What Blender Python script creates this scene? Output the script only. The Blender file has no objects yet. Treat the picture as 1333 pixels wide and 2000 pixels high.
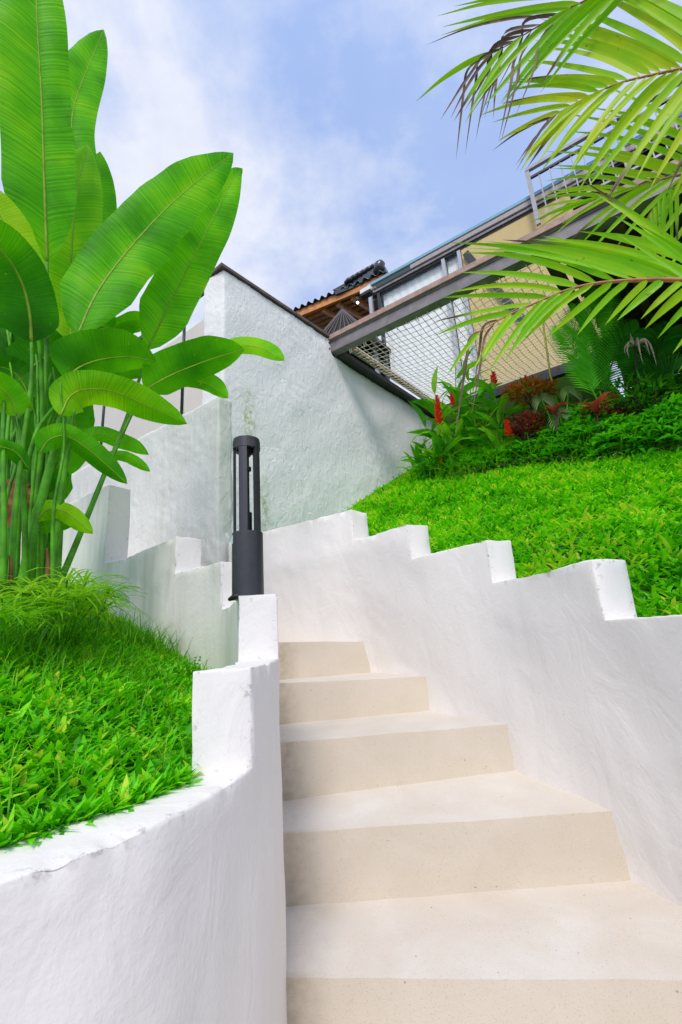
import bpy, bmesh, math, random
import numpy as np
from mathutils import Vector, Matrix, noise as mnoise

random.seed(7)
rng = np.random.default_rng(7)
SC = bpy.context.scene
COL = SC.collection
EYE = 1.25          # camera height above the lowest paving
H = 0.17            # riser height
R = math.radians

# ------------------------------------------------------------------ camera
FPX = 900.0                                   # focal length in photo pixels (1333 x 2000)
PITCH, ROLL = R(15.2), 0.066
F_ = np.array([0, math.cos(PITCH), math.sin(PITCH)])
R0 = np.array([1.0, 0, 0]); U0 = np.array([0, -math.sin(PITCH), math.cos(PITCH)])
RI = math.cos(ROLL) * R0 - math.sin(ROLL) * U0
UI = math.sin(ROLL) * R0 + math.cos(ROLL) * U0
cam_data = bpy.data.cameras.new('camera')
cam = bpy.data.objects.new('camera', cam_data); COL.objects.link(cam)
cam_data.sensor_fit = 'VERTICAL'; cam_data.sensor_height = 36.0
cam_data.lens = FPX / 2000 * 36
cam_data.clip_start = 0.02; cam_data.clip_end = 2000
M = Matrix.Identity(4)
for i, a in enumerate((RI, UI, -F_)):
    for j in range(3): M[j][i] = a[j]
M[2][3] = EYE
cam.matrix_world = M
SC.camera = cam

# ------------------------------------------------------------------ sky, sun, exposure
SUN_EL, SUN_AZ = R(50), R(187)                # azimuth clockwise from +Y: behind the camera
wd_ = bpy.data.worlds.new('World'); SC.world = wd_; wd_.use_nodes = True
nt = wd_.node_tree; nt.nodes.clear()
def wn(t, **k):
    n = nt.nodes.new(t)
    for a, b in k.items(): setattr(n, a, b)
    return n
out = wn('ShaderNodeOutputWorld'); bg = wn('ShaderNodeBackground')
sky = wn('ShaderNodeTexSky', sky_type='NISHITA', sun_disc=False, sun_elevation=SUN_EL, sun_rotation=SUN_AZ)
sky.air_density = 1.0; sky.dust_density = 0.6; sky.ozone_density = 2.2
tc = wn('ShaderNodeTexCoord'); sep = wn('ShaderNodeSeparateXYZ')
nt.links.new(tc.outputs['Generated'], sep.inputs[0])
addz = wn('ShaderNodeMath', operation='ADD'); addz.inputs[1].default_value = 0.35
mx = wn('ShaderNodeMath', operation='MAXIMUM'); mx.inputs[1].default_value = 0.12
nt.links.new(sep.outputs['Z'], addz.inputs[0]); nt.links.new(addz.outputs[0], mx.inputs[0])
dx = wn('ShaderNodeMath', operation='DIVIDE'); dy = wn('ShaderNodeMath', operation='DIVIDE')
nt.links.new(sep.outputs['X'], dx.inputs[0]); nt.links.new(mx.outputs[0], dx.inputs[1])
nt.links.new(sep.outputs['Y'], dy.inputs[0]); nt.links.new(mx.outputs[0], dy.inputs[1])
cmb = wn('ShaderNodeCombineXYZ'); cmb.inputs[2].default_value = 33.3
nt.links.new(dx.outputs[0], cmb.inputs[0]); nt.links.new(dy.outputs[0], cmb.inputs[1])
n1 = wn('ShaderNodeTexNoise'); n1.inputs['Scale'].default_value = 1.9; n1.inputs['Detail'].default_value = 9; n1.inputs['Roughness'].default_value = 0.56; n1.inputs['Distortion'].default_value = 0.25
nt.links.new(cmb.outputs[0], n1.inputs['Vector'])
cr = wn('ShaderNodeValToRGB'); cr.color_ramp.elements[0].position = 0.37; cr.color_ramp.elements[1].position = 0.58
cr.color_ramp.elements[0].color = (0.26, 0.26, 0.26, 1); cr.color_ramp.elements[1].color = (0.93, 0.93, 0.93, 1)
n2 = wn('ShaderNodeTexNoise'); n2.inputs['Scale'].default_value = 5.0; n2.inputs['Detail'].default_value = 6
nt.links.new(cmb.outputs[0], n2.inputs['Vector'])
n2.inputs['Roughness'].default_value = 0.6
wisp = wn('ShaderNodeMath', operation='MULTIPLY_ADD'); wisp.inputs[1].default_value = 0.38; nt.links.new(n2.outputs['Fac'], wisp.inputs[0])
wsub = wn('ShaderNodeMath', operation='SUBTRACT'); wsub.inputs[1].default_value = 0.19; nt.links.new(n1.outputs['Fac'], wsub.inputs[0]); nt.links.new(wsub.outputs[0], wisp.inputs[2]); nt.links.new(wisp.outputs[0], cr.inputs[0])
cr2 = wn('ShaderNodeValToRGB')
cr2.color_ramp.elements[0].position = 0.3; cr2.color_ramp.elements[0].color = (5.6, 6.0, 7.4, 1)
cr2.color_ramp.elements[1].position = 0.75; cr2.color_ramp.elements[1].color = (7.8, 7.9, 8.2, 1)
nt.links.new(n2.outputs['Fac'], cr2.inputs[0])
gain = wn('ShaderNodeMix', data_type='RGBA', blend_type='MULTIPLY'); gain.inputs['Factor'].default_value = 1
gain.inputs[7].default_value = (2.8, 2.85, 3.0, 1)
skc = wn('ShaderNodeCombineXYZ'); nt.links.new(sep.outputs['X'], skc.inputs[0]); nt.links.new(sep.outputs['Y'], skc.inputs[1]); mx2 = wn('ShaderNodeMath', operation='MAXIMUM'); mx2.inputs[1].default_value = 0.42; nt.links.new(addz.outputs[0], mx2.inputs[0]); nt.links.new(mx2.outputs[0], skc.inputs[2])
nrmz = wn('ShaderNodeVectorMath', operation='NORMALIZE'); nt.links.new(skc.outputs[0], nrmz.inputs[0]); nt.links.new(nrmz.outputs[0], sky.inputs[0])
nt.links.new(sky.outputs[0], gain.inputs[6])
mixc = wn('ShaderNodeMix', data_type='RGBA')
nt.links.new(cr.outputs[0], mixc.inputs['Factor'])
nt.links.new(gain.outputs[2], mixc.inputs[6]); nt.links.new(cr2.outputs[0], mixc.inputs[7])
nt.links.new(mixc.outputs[2], bg.inputs['Color']); bg.inputs['Strength'].default_value = 0.1
nt.links.new(bg.outputs[0], out.inputs[0])
sl = bpy.data.lights.new('sun', 'SUN'); sl.energy = 1.85; sl.angle = R(16); sl.color = (1.0, 0.92, 0.82)
so = bpy.data.objects.new('sun', sl); COL.objects.link(so)
sd = Vector((math.sin(SUN_AZ) * math.cos(SUN_EL), math.cos(SUN_AZ) * math.cos(SUN_EL), math.sin(SUN_EL)))
so.rotation_euler = sd.to_track_quat('Z', 'Y').to_euler(); so.location = (0, -5, 12)
vs = SC.view_settings; vs.view_transform = 'Standard'; vs.look = 'None'; vs.gamma = 1; vs.use_curve_mapping = False
vs.exposure = 0.36
SC.cycles.max_bounces = 8; SC.cycles.transparent_max_bounces = 12

# ------------------------------------------------------------------ measuring helpers (site survey: bearing from the photo + real distance)
def ray(x, y):
    d = F_ * FPX + RI * (x - 666.5) - UI * (y - 1000)
    return d / math.hypot(d[0], d[1])
def W(x, y, D):
    p = ray(x, y) * D; return Vector((p[0], p[1], p[2] + EYE))
def pxm(p): return float((p[0] * F_[0] + p[1] * F_[1] + (p[2] - EYE) * F_[2]) / FPX)      # metres per photo pixel at p
def WZ(x, y, z):                 # z relative to the eye
    d = ray(x, y); return W(x, y, z / d[2])
def WP(x, y, o, d2):             # hit the vertical plane through o along direction d2
    d = ray(x, y); n = (d2[1], -d2[0])
    t = (o[0] * n[0] + o[1] * n[1]) / (d[0] * n[0] + d[1] * n[1]); return W(x, y, t)

# ------------------------------------------------------------------ object helpers
def tag(o, label=None, cat=None, group=None, kind=None):
    if label: o['label'] = label
    if cat: o['category'] = cat
    if group: o['group'] = group
    if kind: o['kind'] = kind
    return o
def thing(name, label, cat, loc=(0, 0, 0), group=None):
    o = bpy.data.objects.new(name, None); COL.objects.link(o); o.location = loc; o.empty_display_size = 0.1
    return tag(o, label, cat, group)
def link(name, me, mat, parent=None, smooth=True):
    o = bpy.data.objects.new(name, me); COL.objects.link(o)
    if mat and not me.materials:
        for m in (mat if isinstance(mat, (list, tuple)) else [mat]): me.materials.append(m)
    if smooth: me.polygons.foreach_set('use_smooth', [True] * len(me.polygons))
    if parent:
        o.parent = parent
        o.matrix_parent_inverse = parent_world(parent).inverted()
    return o
def parent_world(p):
    m = Matrix.LocRotScale(p.location, p.rotation_euler, p.scale)
    if p.parent: m = parent_world(p.parent) @ p.matrix_parent_inverse @ m
    return m
def pmesh(name, v, f, mat, parent=None, smooth=True, uv=None):
    me = bpy.data.meshes.new(name); me.from_pydata([tuple(a) for a in v], [], f)
    if uv is not None:
        l = me.uv_layers.new(name='UVMap')
        idx = np.empty(len(me.loops), dtype=np.int32); me.loops.foreach_get('vertex_index', idx)
        l.data.foreach_set('uv', np.asarray(uv, dtype=np.float32)[idx].ravel())
    return link(name, me, mat, parent, smooth)
def bm_obj(name, bm, mat, parent=None, smooth=False, bevel=0):
    if bevel:
        bmesh.ops.bevel(bm, geom=[e for e in bm.edges if len(e.link_faces) == 2 and e.calc_face_angle(0) > 0.5], offset=bevel, segments=2, affect='EDGES', profile=0.6)
    bmesh.ops.recalc_face_normals(bm, faces=bm.faces)
    me = bpy.data.meshes.new(name); bm.to_mesh(me); bm.free()
    return link(name, me, mat, parent, smooth)
def hexa(bm, p):   # 8 points: bottom ring 0-3, top ring 4-7
    v = [bm.verts.new(a) for a in p]
    for f in ((3, 2, 1, 0), (4, 5, 6, 7), (0, 1, 5, 4), (1, 2, 6, 5), (2, 3, 7, 6), (3, 0, 4, 7)):
        bm.faces.new([v[i] for i in f])
def bar(bm, a, b, w, h, up=Vector((0, 0, 1)), side=None):
    """rectangular bar from a to b, w wide sideways, h high, centred"""
    a = Vector(a); b = Vector(b); t = (b - a).normalized()
    s = side if side is not None else t.cross(up)
    s = (s - t * s.dot(t)).normalized(); u = s.cross(t).normalized()
    hexa(bm, [a - s * w / 2 - u * h / 2, a + s * w / 2 - u * h / 2, b + s * w / 2 - u * h / 2, b - s * w / 2 - u * h / 2,
              a - s * w / 2 + u * h / 2, a + s * w / 2 + u * h / 2, b + s * w / 2 + u * h / 2, b - s * w / 2 + u * h / 2])
def bar_obj(name, a, b, w, h, mat, parent, bevel=0.004, **k):
    bm = bmesh.new(); bar(bm, a, b, w, h, **k); return bm_obj(name, bm, mat, parent, False, bevel)
def catmull(P, n):
    P = np.asarray(P, float); m = len(P); o = []
    for i in range(m - 1):
        p0 = P[i - 1] if i else 2 * P[0] - P[1]; p1 = P[i]; p2 = P[i + 1]; p3 = P[i + 2] if i + 2 < m else 2 * P[-1] - P[-2]
        for k in range(n):
            t = k / n
            o.append(0.5 * (2 * p1 + (p2 - p0) * t + (2 * p0 - 5 * p1 + 4 * p2 - p3) * t * t + (3 * p1 - p0 - 3 * p2 + p3) * t ** 3))
    o.append(P[-1]); return np.array(o)
def tube(pts, rads, sides=6, cap=True):
    P = [Vector(p) for p in pts]; n = len(P)
    if not hasattr(rads, '__len__'): rads = [rads] * n
    v = []; f = []; prev = None
    for i in range(n):
        t = (P[min(i + 1, n - 1)] - P[max(i - 1, 0)]).normalized()
        if prev is None:
            s = t.cross(Vector((0, 0, 1)));  s = s if s.length > 0.05 else t.cross(Vector((1, 0, 0)))
        else: s = prev - t * prev.dot(t)
        s.normalize(); prev = s; u = t.cross(s)
        for k in range(sides):
            a = 2 * math.pi * k / sides; v.append(P[i] + (s * math.cos(a) + u * math.sin(a)) * rads[i])
    for i in range(n - 1):
        for k in range(sides):
            a = i * sides + k; b = i * sides + (k + 1) % sides
            f.append((a, b, b + sides, a + sides))
    if cap: f.append(tuple(range(sides))[::-1]); f.append(tuple(range((n - 1) * sides, n * sides)))
    return v, f
def merge(parts):
    V = []; Fc = []
    for v, f in parts:
        o = len(V); V += list(v); Fc += [tuple(i + o for i in q) for q in f]
    return V, Fc

# ------------------------------------------------------------------ materials
def mat(name):
    m = bpy.data.materials.new(name); m.use_nodes = True
    t = m.node_tree; b = t.nodes['Principled BSDF']
    def N(ty, **k):
        n = t.nodes.new(ty)
        for a, c in k.items():
            if a in ('inp',):
                for q, w in c.items(): n.inputs[q].default_value = w
            else: setattr(n, a, c)
        return n
    return m, t, b, N, t.links.new
def ramp(N, stops):
    r = N('ShaderNodeValToRGB'); e = r.color_ramp.elements
    while len(e) < len(stops): e.new(0.5)
    for q, (p, c) in zip(e, stops): q.position = p; q.color = (*c, 1) if len(c) == 3 else c
    return r
def simple(name, col, rough=0.6, metal=0.0, var=0.12, scale=30, bump=0.0, spec=0.5):
    m, t, b, N, L = mat(name)
    tc = N('ShaderNodeTexCoord'); n = N('ShaderNodeTexNoise', inp={'Scale': scale, 'Detail': 5})
    L(tc.outputs['Object'], n.inputs['Vector'])
    r = ramp(N, [(0.3, tuple(c * (1 - var) for c in col)), (0.7, tuple(min(1, c * (1 + var)) for c in col))])
    L(n.outputs['Fac'], r.inputs[0]); L(r.outputs[0], b.inputs['Base Color'])
    b.inputs['Roughness'].default_value = rough; b.inputs['Metallic'].default_value = metal; b.inputs['Specular IOR Level'].default_value = spec
    if bump:
        bp = N('ShaderNodeBump', inp={'Strength': bump, 'Distance': 0.01}); L(n.outputs['Fac'], bp.inputs['Height']); L(bp.outputs[0], b.inputs['Normal'])
    return m

def plaster(name, col, dirt=(0.42, 0.45, 0.33), dirt_amt=0.15, bump_big=0.35, bump_fine=0.25, stroke=9.0, attr=None, mould=False):
    m, t, b, N, L = mat(name)
    g = N('ShaderNodeNewGeometry'); pos = g.outputs['Position']
    big = N('ShaderNodeTexNoise', inp={'Scale': stroke, 'Detail': 4, 'Roughness': 0.55, 'Distortion': 1.2})
    mp = N('ShaderNodeMapping'); mp.inputs['Scale'].default_value = (1, 1, 0.7); mp.inputs['Rotation'].default_value = (0.4, 0.5, 0.2)
    L(pos, mp.inputs['Vector']); L(mp.outputs[0], big.inputs['Vector'])
    fine = N('ShaderNodeTexNoise', inp={'Scale': 95.0, 'Detail': 4, 'Roughness': 0.6}); L(pos, fine.inputs['Vector'])
    # colour: soft blotches + vertical runs of dirt
    bl = N('ShaderNodeTexNoise', inp={'Scale': 2.6, 'Detail': 6, 'Roughness': 0.62}); L(pos, bl.inputs['Vector'])
    mp2 = N('ShaderNodeMapping'); mp2.inputs['Scale'].default_value = (14, 14, 1.3); L(pos, mp2.inputs['Vector'])
    st = N('ShaderNodeTexNoise', inp={'Scale': 1.6, 'Detail': 5, 'Roughness': 0.6}); L(mp2.outputs[0], st.inputs['Vector'])
    mul = N('ShaderNodeMath', operation='MULTIPLY'); L(bl.outputs['Fac'], mul.inputs[0]); L(st.outputs['Fac'], mul.inputs[1])
    rr = ramp(N, [(0.20, (0, 0, 0)), (0.45, (1, 1, 1))]); L(mul.outputs[0], rr.inputs[0])
    am = N('ShaderNodeMath', operation='MULTIPLY'); am.inputs[1].default_value = dirt_amt; L(rr.outputs[0], am.inputs[0])
    fac = am.outputs[0]
    if attr:
        at = N('ShaderNodeAttribute', attribute_name=attr)
        ad = N('ShaderNodeMath', operation='MULTIPLY_ADD'); ad.use_clamp = True
        sc = N('ShaderNodeMath', operation='MULTIPLY_ADD'); sc.inputs[1].default_value = 0.75; sc.inputs[2].default_value = 0.12; L(rr.outputs[0], sc.inputs[0])
        L(at.outputs['Fac'], ad.inputs[0]); L(sc.outputs[0], ad.inputs[1]); L(fac, ad.inputs[2]); fac = ad.outputs[0]
    ar = N('ShaderNodeAttribute', attribute_name='arris'); an = N('ShaderNodeTexNoise', inp={'Scale': 55.0, 'Detail': 4, 'Roughness': 0.7}); L(pos, an.inputs['Vector'])
    arr = ramp(N, [(0.56, (0, 0, 0)), (0.66, (1, 1, 1))]); L(an.outputs['Fac'], arr.inputs[0])
    arm = N('ShaderNodeMath', operation='MULTIPLY'); L(arr.outputs[0], arm.inputs[0]); L(ar.outputs['Fac'], arm.inputs[1])
    arf = N('ShaderNodeMath', operation='MULTIPLY'); arf.inputs[1].default_value = .55; L(arm.outputs[0], arf.inputs[0])
    sp = N('ShaderNodeTexNoise', inp={'Scale': 34.0, 'Detail': 2}); L(pos, sp.inputs['Vector'])
    spr = ramp(N, [(0.76, (0, 0, 0)), (0.80, (1, 1, 1))]); L(sp.outputs['Fac'], spr.inputs[0])
    mxc = N('ShaderNodeMix', data_type='RGBA'); L(fac, mxc.inputs['Factor']); mxc.inputs[6].default_value = (*col, 1); mxc.inputs[7].default_value = (*dirt, 1)
    mx2 = N('ShaderNodeMix', data_type='RGBA'); mx2.inputs[7].default_value = (0.25, 0.24, 0.22, 1)
    spm = N('ShaderNodeMath', operation='MULTIPLY'); spm.inputs[1].default_value = 0.35; L(spr.outputs[0], spm.inputs[0]); L(spm.outputs[0], mx2.inputs['Factor'])
    L(mxc.outputs[2], mx2.inputs[6])
    mxa = N('ShaderNodeMix', data_type='RGBA'); mxa.inputs[7].default_value = (0.30, 0.29, 0.25, 1); L(arf.outputs[0], mxa.inputs['Factor']); L(mx2.outputs[2], mxa.inputs[6])
    last = mxa.outputs[2]
    if mould:
        at = N('ShaderNodeAttribute', attribute_name='mould')
        mn = N('ShaderNodeTexNoise', inp={'Scale': 26.0, 'Detail': 5, 'Roughness': 0.7}); L(pos, mn.inputs['Vector'])
        mr = ramp(N, [(0.42, (0, 0, 0)), (0.62, (1, 1, 1))]); L(mn.outputs['Fac'], mr.inputs[0])
        mm = N('ShaderNodeMath', operation='MULTIPLY'); L(mr.outputs[0], mm.inputs[0]); L(at.outputs['Fac'], mm.inputs[1])
        mx3 = N('ShaderNodeMix', data_type='RGBA'); mx3.inputs[7].default_value = (0.36, 0.42, 0.16, 1); L(mm.outputs[0], mx3.inputs['Factor']); L(last, mx3.inputs[6]); last = mx3.outputs[2]
    L(last, b.inputs['Base Color'])
    b.inputs['Roughness'].default_value = 0.78; b.inputs['Specular IOR Level'].default_value = 0.25
    b1 = N('ShaderNodeBump', inp={'Strength': bump_big, 'Distance': 0.012}); L(big.outputs['Fac'], b1.inputs['Height'])
    b2 = N('ShaderNodeBump', inp={'Strength': bump_fine, 'Distance': 0.002}); L(fine.outputs['Fac'], b2.inputs['Height']); L(b1.outputs[0], b2.inputs['Normal'])
    L(b2.outputs[0], b.inputs['Normal'])
    return m

def concrete_mat():
    m, t, b, N, L = mat('polished_sand_concrete')
    g = N('ShaderNodeNewGeometry'); pos = g.outputs['Position']
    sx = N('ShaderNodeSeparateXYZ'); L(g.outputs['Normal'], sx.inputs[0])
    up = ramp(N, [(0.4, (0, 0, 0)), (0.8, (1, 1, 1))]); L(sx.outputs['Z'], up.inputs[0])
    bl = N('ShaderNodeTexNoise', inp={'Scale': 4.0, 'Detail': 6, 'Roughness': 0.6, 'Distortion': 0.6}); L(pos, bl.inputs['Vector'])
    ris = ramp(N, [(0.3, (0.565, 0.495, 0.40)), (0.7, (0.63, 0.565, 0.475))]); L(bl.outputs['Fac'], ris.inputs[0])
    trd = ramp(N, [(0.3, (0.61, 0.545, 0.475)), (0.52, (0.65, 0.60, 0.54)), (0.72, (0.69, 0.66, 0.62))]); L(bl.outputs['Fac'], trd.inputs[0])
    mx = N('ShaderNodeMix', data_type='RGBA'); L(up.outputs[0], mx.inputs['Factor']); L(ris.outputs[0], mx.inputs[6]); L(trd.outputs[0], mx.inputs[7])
    sp = N('ShaderNodeTexVoronoi', inp={'Scale': 260.0}); L(pos, sp.inputs['Vector'])
    sn = N('ShaderNodeTexNoise', inp={'Scale': 330.0, 'Detail': 2}); L(pos, sn.inputs['Vector'])
    sr = ramp(N, [(0.60, (1, 1, 1)), (0.72, (0.62, 0.56, 0.48))]); L(sn.outputs['Fac'], sr.inputs[0])
    sm = N('ShaderNodeMix', data_type='RGBA', blend_type='MULTIPLY'); sm.inputs['Factor'].default_value = 0.55; L(mx.outputs[2], sm.inputs[6]); L(sr.outputs[0], sm.inputs[7])
    pn = N('ShaderNodeTexNoise', inp={'Scale': 75.0, 'Detail': 1}); L(pos, pn.inputs['Vector'])
    pr = ramp(N, [(0.775, (1, 1, 1)), (0.80, (0.45, 0.38, 0.3))]); L(pn.outputs['Fac'], pr.inputs[0])
    sm2 = N('ShaderNodeMix', data_type='RGBA', blend_type='MULTIPLY'); sm2.inputs['Factor'].default_value = 0.7; L(sm.outputs[2], sm2.inputs[6]); L(pr.outputs[0], sm2.inputs[7])
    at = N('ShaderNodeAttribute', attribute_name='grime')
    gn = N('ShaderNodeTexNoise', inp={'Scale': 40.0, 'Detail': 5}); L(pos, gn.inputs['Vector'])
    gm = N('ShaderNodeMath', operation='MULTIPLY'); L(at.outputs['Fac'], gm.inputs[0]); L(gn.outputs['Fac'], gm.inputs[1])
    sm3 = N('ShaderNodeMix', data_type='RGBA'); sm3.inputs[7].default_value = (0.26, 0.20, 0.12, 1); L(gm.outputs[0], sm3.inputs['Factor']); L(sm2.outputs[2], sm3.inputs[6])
    L(sm3.outputs[2], b.inputs['Base Color'])
    b.inputs['Roughness'].default_value = 0.62; b.inputs['Specular IOR Level'].default_value = 0.3
    bp = N('ShaderNodeBump', inp={'Strength': 0.25, 'Distance': 0.002}); L(sn.outputs['Fac'], bp.inputs['Height'])
    bp2 = N('ShaderNodeBump', inp={'Strength': 0.15, 'Distance': 0.01}); L(bl.outputs['Fac'], bp2.inputs['Height']); L(bp.outputs[0], bp2.inputs['Normal'])
    L(bp2.outputs[0], b.inputs['Normal'])
    return m

def leaf_mat(name, stops, trans=(0.25, 0.55, 0.03), tfac=0.35, rough=0.4, veins=0.0, vscale=70, attr='tint', spots=False, tip=None, spec=0.4):
    """thin leaf: glossy top coat + light passing through; colour varies by a per-leaf tint attribute"""
    m, t, b, N, L = mat(name)
    at = N('ShaderNodeAttribute', attribute_name=attr)
    tcn = N('ShaderNodeTexCoord'); nz = N('ShaderNodeTexNoise', inp={'Scale': 9.0, 'Detail': 4}); L(tcn.outputs['Object'], nz.inputs['Vector'])
    mm = N('ShaderNodeMath', operation='MULTIPLY_ADD'); mm.inputs[1].default_value = 0.9 if veins else 0.5; mm.inputs[2].default_value = -0.45 if veins else -0.25; L(nz.outputs['Fac'], mm.inputs[0])
    if veins: nz.inputs['Scale'].default_value = 4.0
    sm = N('ShaderNodeMath', operation='ADD'); sm.use_clamp = True; L(at.outputs['Fac'], sm.inputs[0]); L(mm.outputs[0], sm.inputs[1])
    r = ramp(N, stops); L(sm.outputs[0], r.inputs[0]); col = r.outputs[0]
    nrm = None
    if veins:
        uv = N('ShaderNodeSeparateXYZ'); L(tcn.outputs['UV'], uv.inputs[0])
        ab = N('ShaderNodeMath', operation='ABSOLUTE'); L(uv.outputs['Y'], ab.inputs[0])
        sk = N('ShaderNodeMath', operation='MULTIPLY_ADD'); sk.inputs[1].default_value = -0.035; L(ab.outputs[0], sk.inputs[0]); L(uv.outputs['X'], sk.inputs[2])
        ns = N('ShaderNodeTexNoise', noise_dimensions='1D', inp={'Scale': float(vscale), 'Detail': 3.0}); L(sk.outputs[0], ns.inputs['W'])
        vr = ramp(N, [(0.35, (1 - veins,) * 3), (0.62, (1 + veins * 0.6,) * 3)]); L(ns.outputs['Fac'], vr.inputs[0])
        mv = N('ShaderNodeMix', data_type='RGBA', blend_type='MULTIPLY'); mv.inputs['Factor'].default_value = 1; L(col, mv.inputs[6]); L(vr.outputs[0], mv.inputs[7]); col = mv.outputs[2]
        bp = N('ShaderNodeBump', inp={'Strength': 0.5, 'Distance': 0.004}); L(ns.outputs['Fac'], bp.inputs['Height']); nrm = bp.outputs[0]
        # pale midrib band, dry rim, small scars
        rb_ = ramp(N, [(0.0, (1, 1, 1)), (0.05, (0, 0, 0))]); L(ab.outputs[0], rb_.inputs[0])
        mr_ = N('ShaderNodeMix', data_type='RGBA'); mr_.inputs[7].default_value = (0.26, 0.50, 0.03, 1); rm_ = N('ShaderNodeMath', operation='MULTIPLY'); rm_.inputs[1].default_value = .6; L(rb_.outputs[0], rm_.inputs[0]); L(rm_.outputs[0], mr_.inputs['Factor']); L(col, mr_.inputs[6])
        en = N('ShaderNodeTexNoise', inp={'Scale': 22.0, 'Detail': 4}); L(tcn.outputs['Object'], en.inputs['Vector'])
        ea = N('ShaderNodeMath', operation='MULTIPLY_ADD'); ea.inputs[1].default_value = .16; L(en.outputs['Fac'], ea.inputs[0]); L(ab.outputs[0], ea.inputs[2])
        er = ramp(N, [(0.0, (0, 0, 0)), (1.0, (1, 1, 1))]); e2 = N('ShaderNodeMath', operation='MULTIPLY_ADD'); e2.use_clamp = True; e2.inputs[1].default_value = 18.0; e2.inputs[2].default_value = -18.0 * 1.075; L(ea.outputs[0], e2.inputs[0])
        me_ = N('ShaderNodeMix', data_type='RGBA'); me_.inputs[7].default_value = (0.42, 0.36, 0.06, 1); L(e2.outputs[0], me_.inputs['Factor']); L(mr_.outputs[2], me_.inputs[6])
        sn_ = N('ShaderNodeTexNoise', inp={'Scale': 60.0, 'Detail': 2}); L(tcn.outputs['Object'], sn_.inputs['Vector']); sr_ = ramp(N, [(0.73, (0, 0, 0)), (0.77, (1, 1, 1))]); L(sn_.outputs['Fac'], sr_.inputs[0])
        ms_ = N('ShaderNodeMix', data_type='RGBA'); ms_.inputs[7].default_value = (0.30, 0.40, 0.05, 1); L(sr_.outputs[0], ms_.inputs['Factor']); L(me_.outputs[2], ms_.inputs[6]); col = ms_.outputs[2]
    if tip is not None:      # dry ends of the leaflets
        uv2 = N('ShaderNodeSeparateXYZ'); L(tcn.outputs['UV'], uv2.inputs[0])
        dr = N('ShaderNodeAttribute', attribute_name='dry')
        ad = N('ShaderNodeMath', operation='ADD'); L(uv2.outputs['X'], ad.inputs[0]); L(dr.outputs['Fac'], ad.inputs[1])
        n3 = N('ShaderNodeMath', operation='MULTIPLY_ADD'); n3.inputs[1].default_value = 0.3; L(nz.outputs['Fac'], n3.inputs[0]); L(ad.outputs[0], n3.inputs[2])
        rt = ramp(N, [(1.0, (0, 0, 0)), (1.0, (1, 1, 1))]); 
        sb = N('ShaderNodeMath', operation='SUBTRACT'); sb.inputs[1].default_value = 0.95; L(n3.outputs[0], sb.inputs[0])
        ml = N('ShaderNodeMath', operation='MULTIPLY'); ml.inputs[1].default_value = 5.0; ml.use_clamp = True; L(sb.outputs[0], ml.inputs[0])
        mt = N('ShaderNodeMix', data_type='RGBA'); mt.inputs[7].default_value = (*tip, 1); L(ml.outputs[0], mt.inputs['Factor']); L(col, mt.inputs[6]); col = mt.outputs[2]
    if spots:
        s1 = N('ShaderNodeTexNoise', inp={'Scale': 45.0, 'Detail': 3}); L(tcn.outputs['Object'], s1.inputs['Vector'])
        s2 = ramp(N, [(0.68, (1, 1, 1)), (0.74, (0.55, 0.42, 0.2))]); L(s1.outputs['Fac'], s2.inputs[0])
        ms = N('ShaderNodeMix', data_type='RGBA', blend_type='MULTIPLY'); ms.inputs['Factor'].default_value = 0.8; L(col, ms.inputs[6]); L(s2.outputs[0], ms.inputs[7]); col = ms.outputs[2]
    L(col, b.inputs['Base Color']); b.inputs['Roughness'].default_value = rough; b.inputs['Specular IOR Level'].default_value = spec
    tr = N('ShaderNodeBsdfTranslucent')
    tm = N('ShaderNodeMix', data_type='RGBA', blend_type='MULTIPLY'); tm.inputs['Factor'].default_value = 1; L(col, tm.inputs[6])
    tm.inputs[7].default_value = (trans[0], trans[1], trans[2], 1); L(tm.outputs[2], tr.inputs['Color'])
    if nrm: L(nrm, b.inputs['Normal'])
    mx = N('ShaderNodeMixShader', inp={0: tfac}); L(b.outputs[0], mx.inputs[1]); L(tr.outputs[0], mx.inputs[2])
    L(mx.outputs[0], t.nodes['Material Output'].inputs['Surface'])
    return m

G1 = (0.030, 0.135, 0.006); G2 = (0.075, 0.275, 0.010); G3 = (0.17, 0.36, 0.012)
M_HELI = leaf_mat('broad_leaf_green', [(0.0, (0.012, 0.10, 0.003)), (0.25, (0.032, 0.24, 0.003)), (0.5, (0.10, 0.46, 0.003)), (0.75, (0.27, 0.62, 0.004)), (1.0, (0.48, 0.66, 0.01))], trans=(1.8, 1.6, 0.6), tfac=0.45, rough=0.46, veins=0.20, vscale=130, spec=0.10)
M_RIB = simple('leaf_midrib', (0.24, 0.38, 0.03), 0.5, var=0.25, spec=0.2)
M_STEM = simple('green_stem', (0.075, 0.29, 0.010), 0.5, var=0.55, scale=14, spec=0.22)
M_DEAD = simple('dead_leaf_brown', (0.22, 0.09, 0.025), 0.8, var=0.4, scale=25, bump=0.4)
M_PALM = leaf_mat('palm_leaflet', [(0.0, (0.09, 0.42, 0.005)), (0.45, (0.26, 0.56, 0.008)), (0.75, (0.46, 0.60, 0.010)), (1.0, (0.60, 0.53, 0.015))], trans=(1.5, 1.45, 0.7), tfac=0.45, rough=0.4, spec=0.2, spots=True, tip=(0.13, 0.075, 0.045))
M_RACHIS = simple('palm_rachis', (0.36, 0.13, 0.045), 0.5, var=0.3, scale=18)
M_DRY = simple('dried_palm_leaflet', (0.15, 0.095, 0.065), 0.8, var=0.5, scale=35, bump=0.3)
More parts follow.
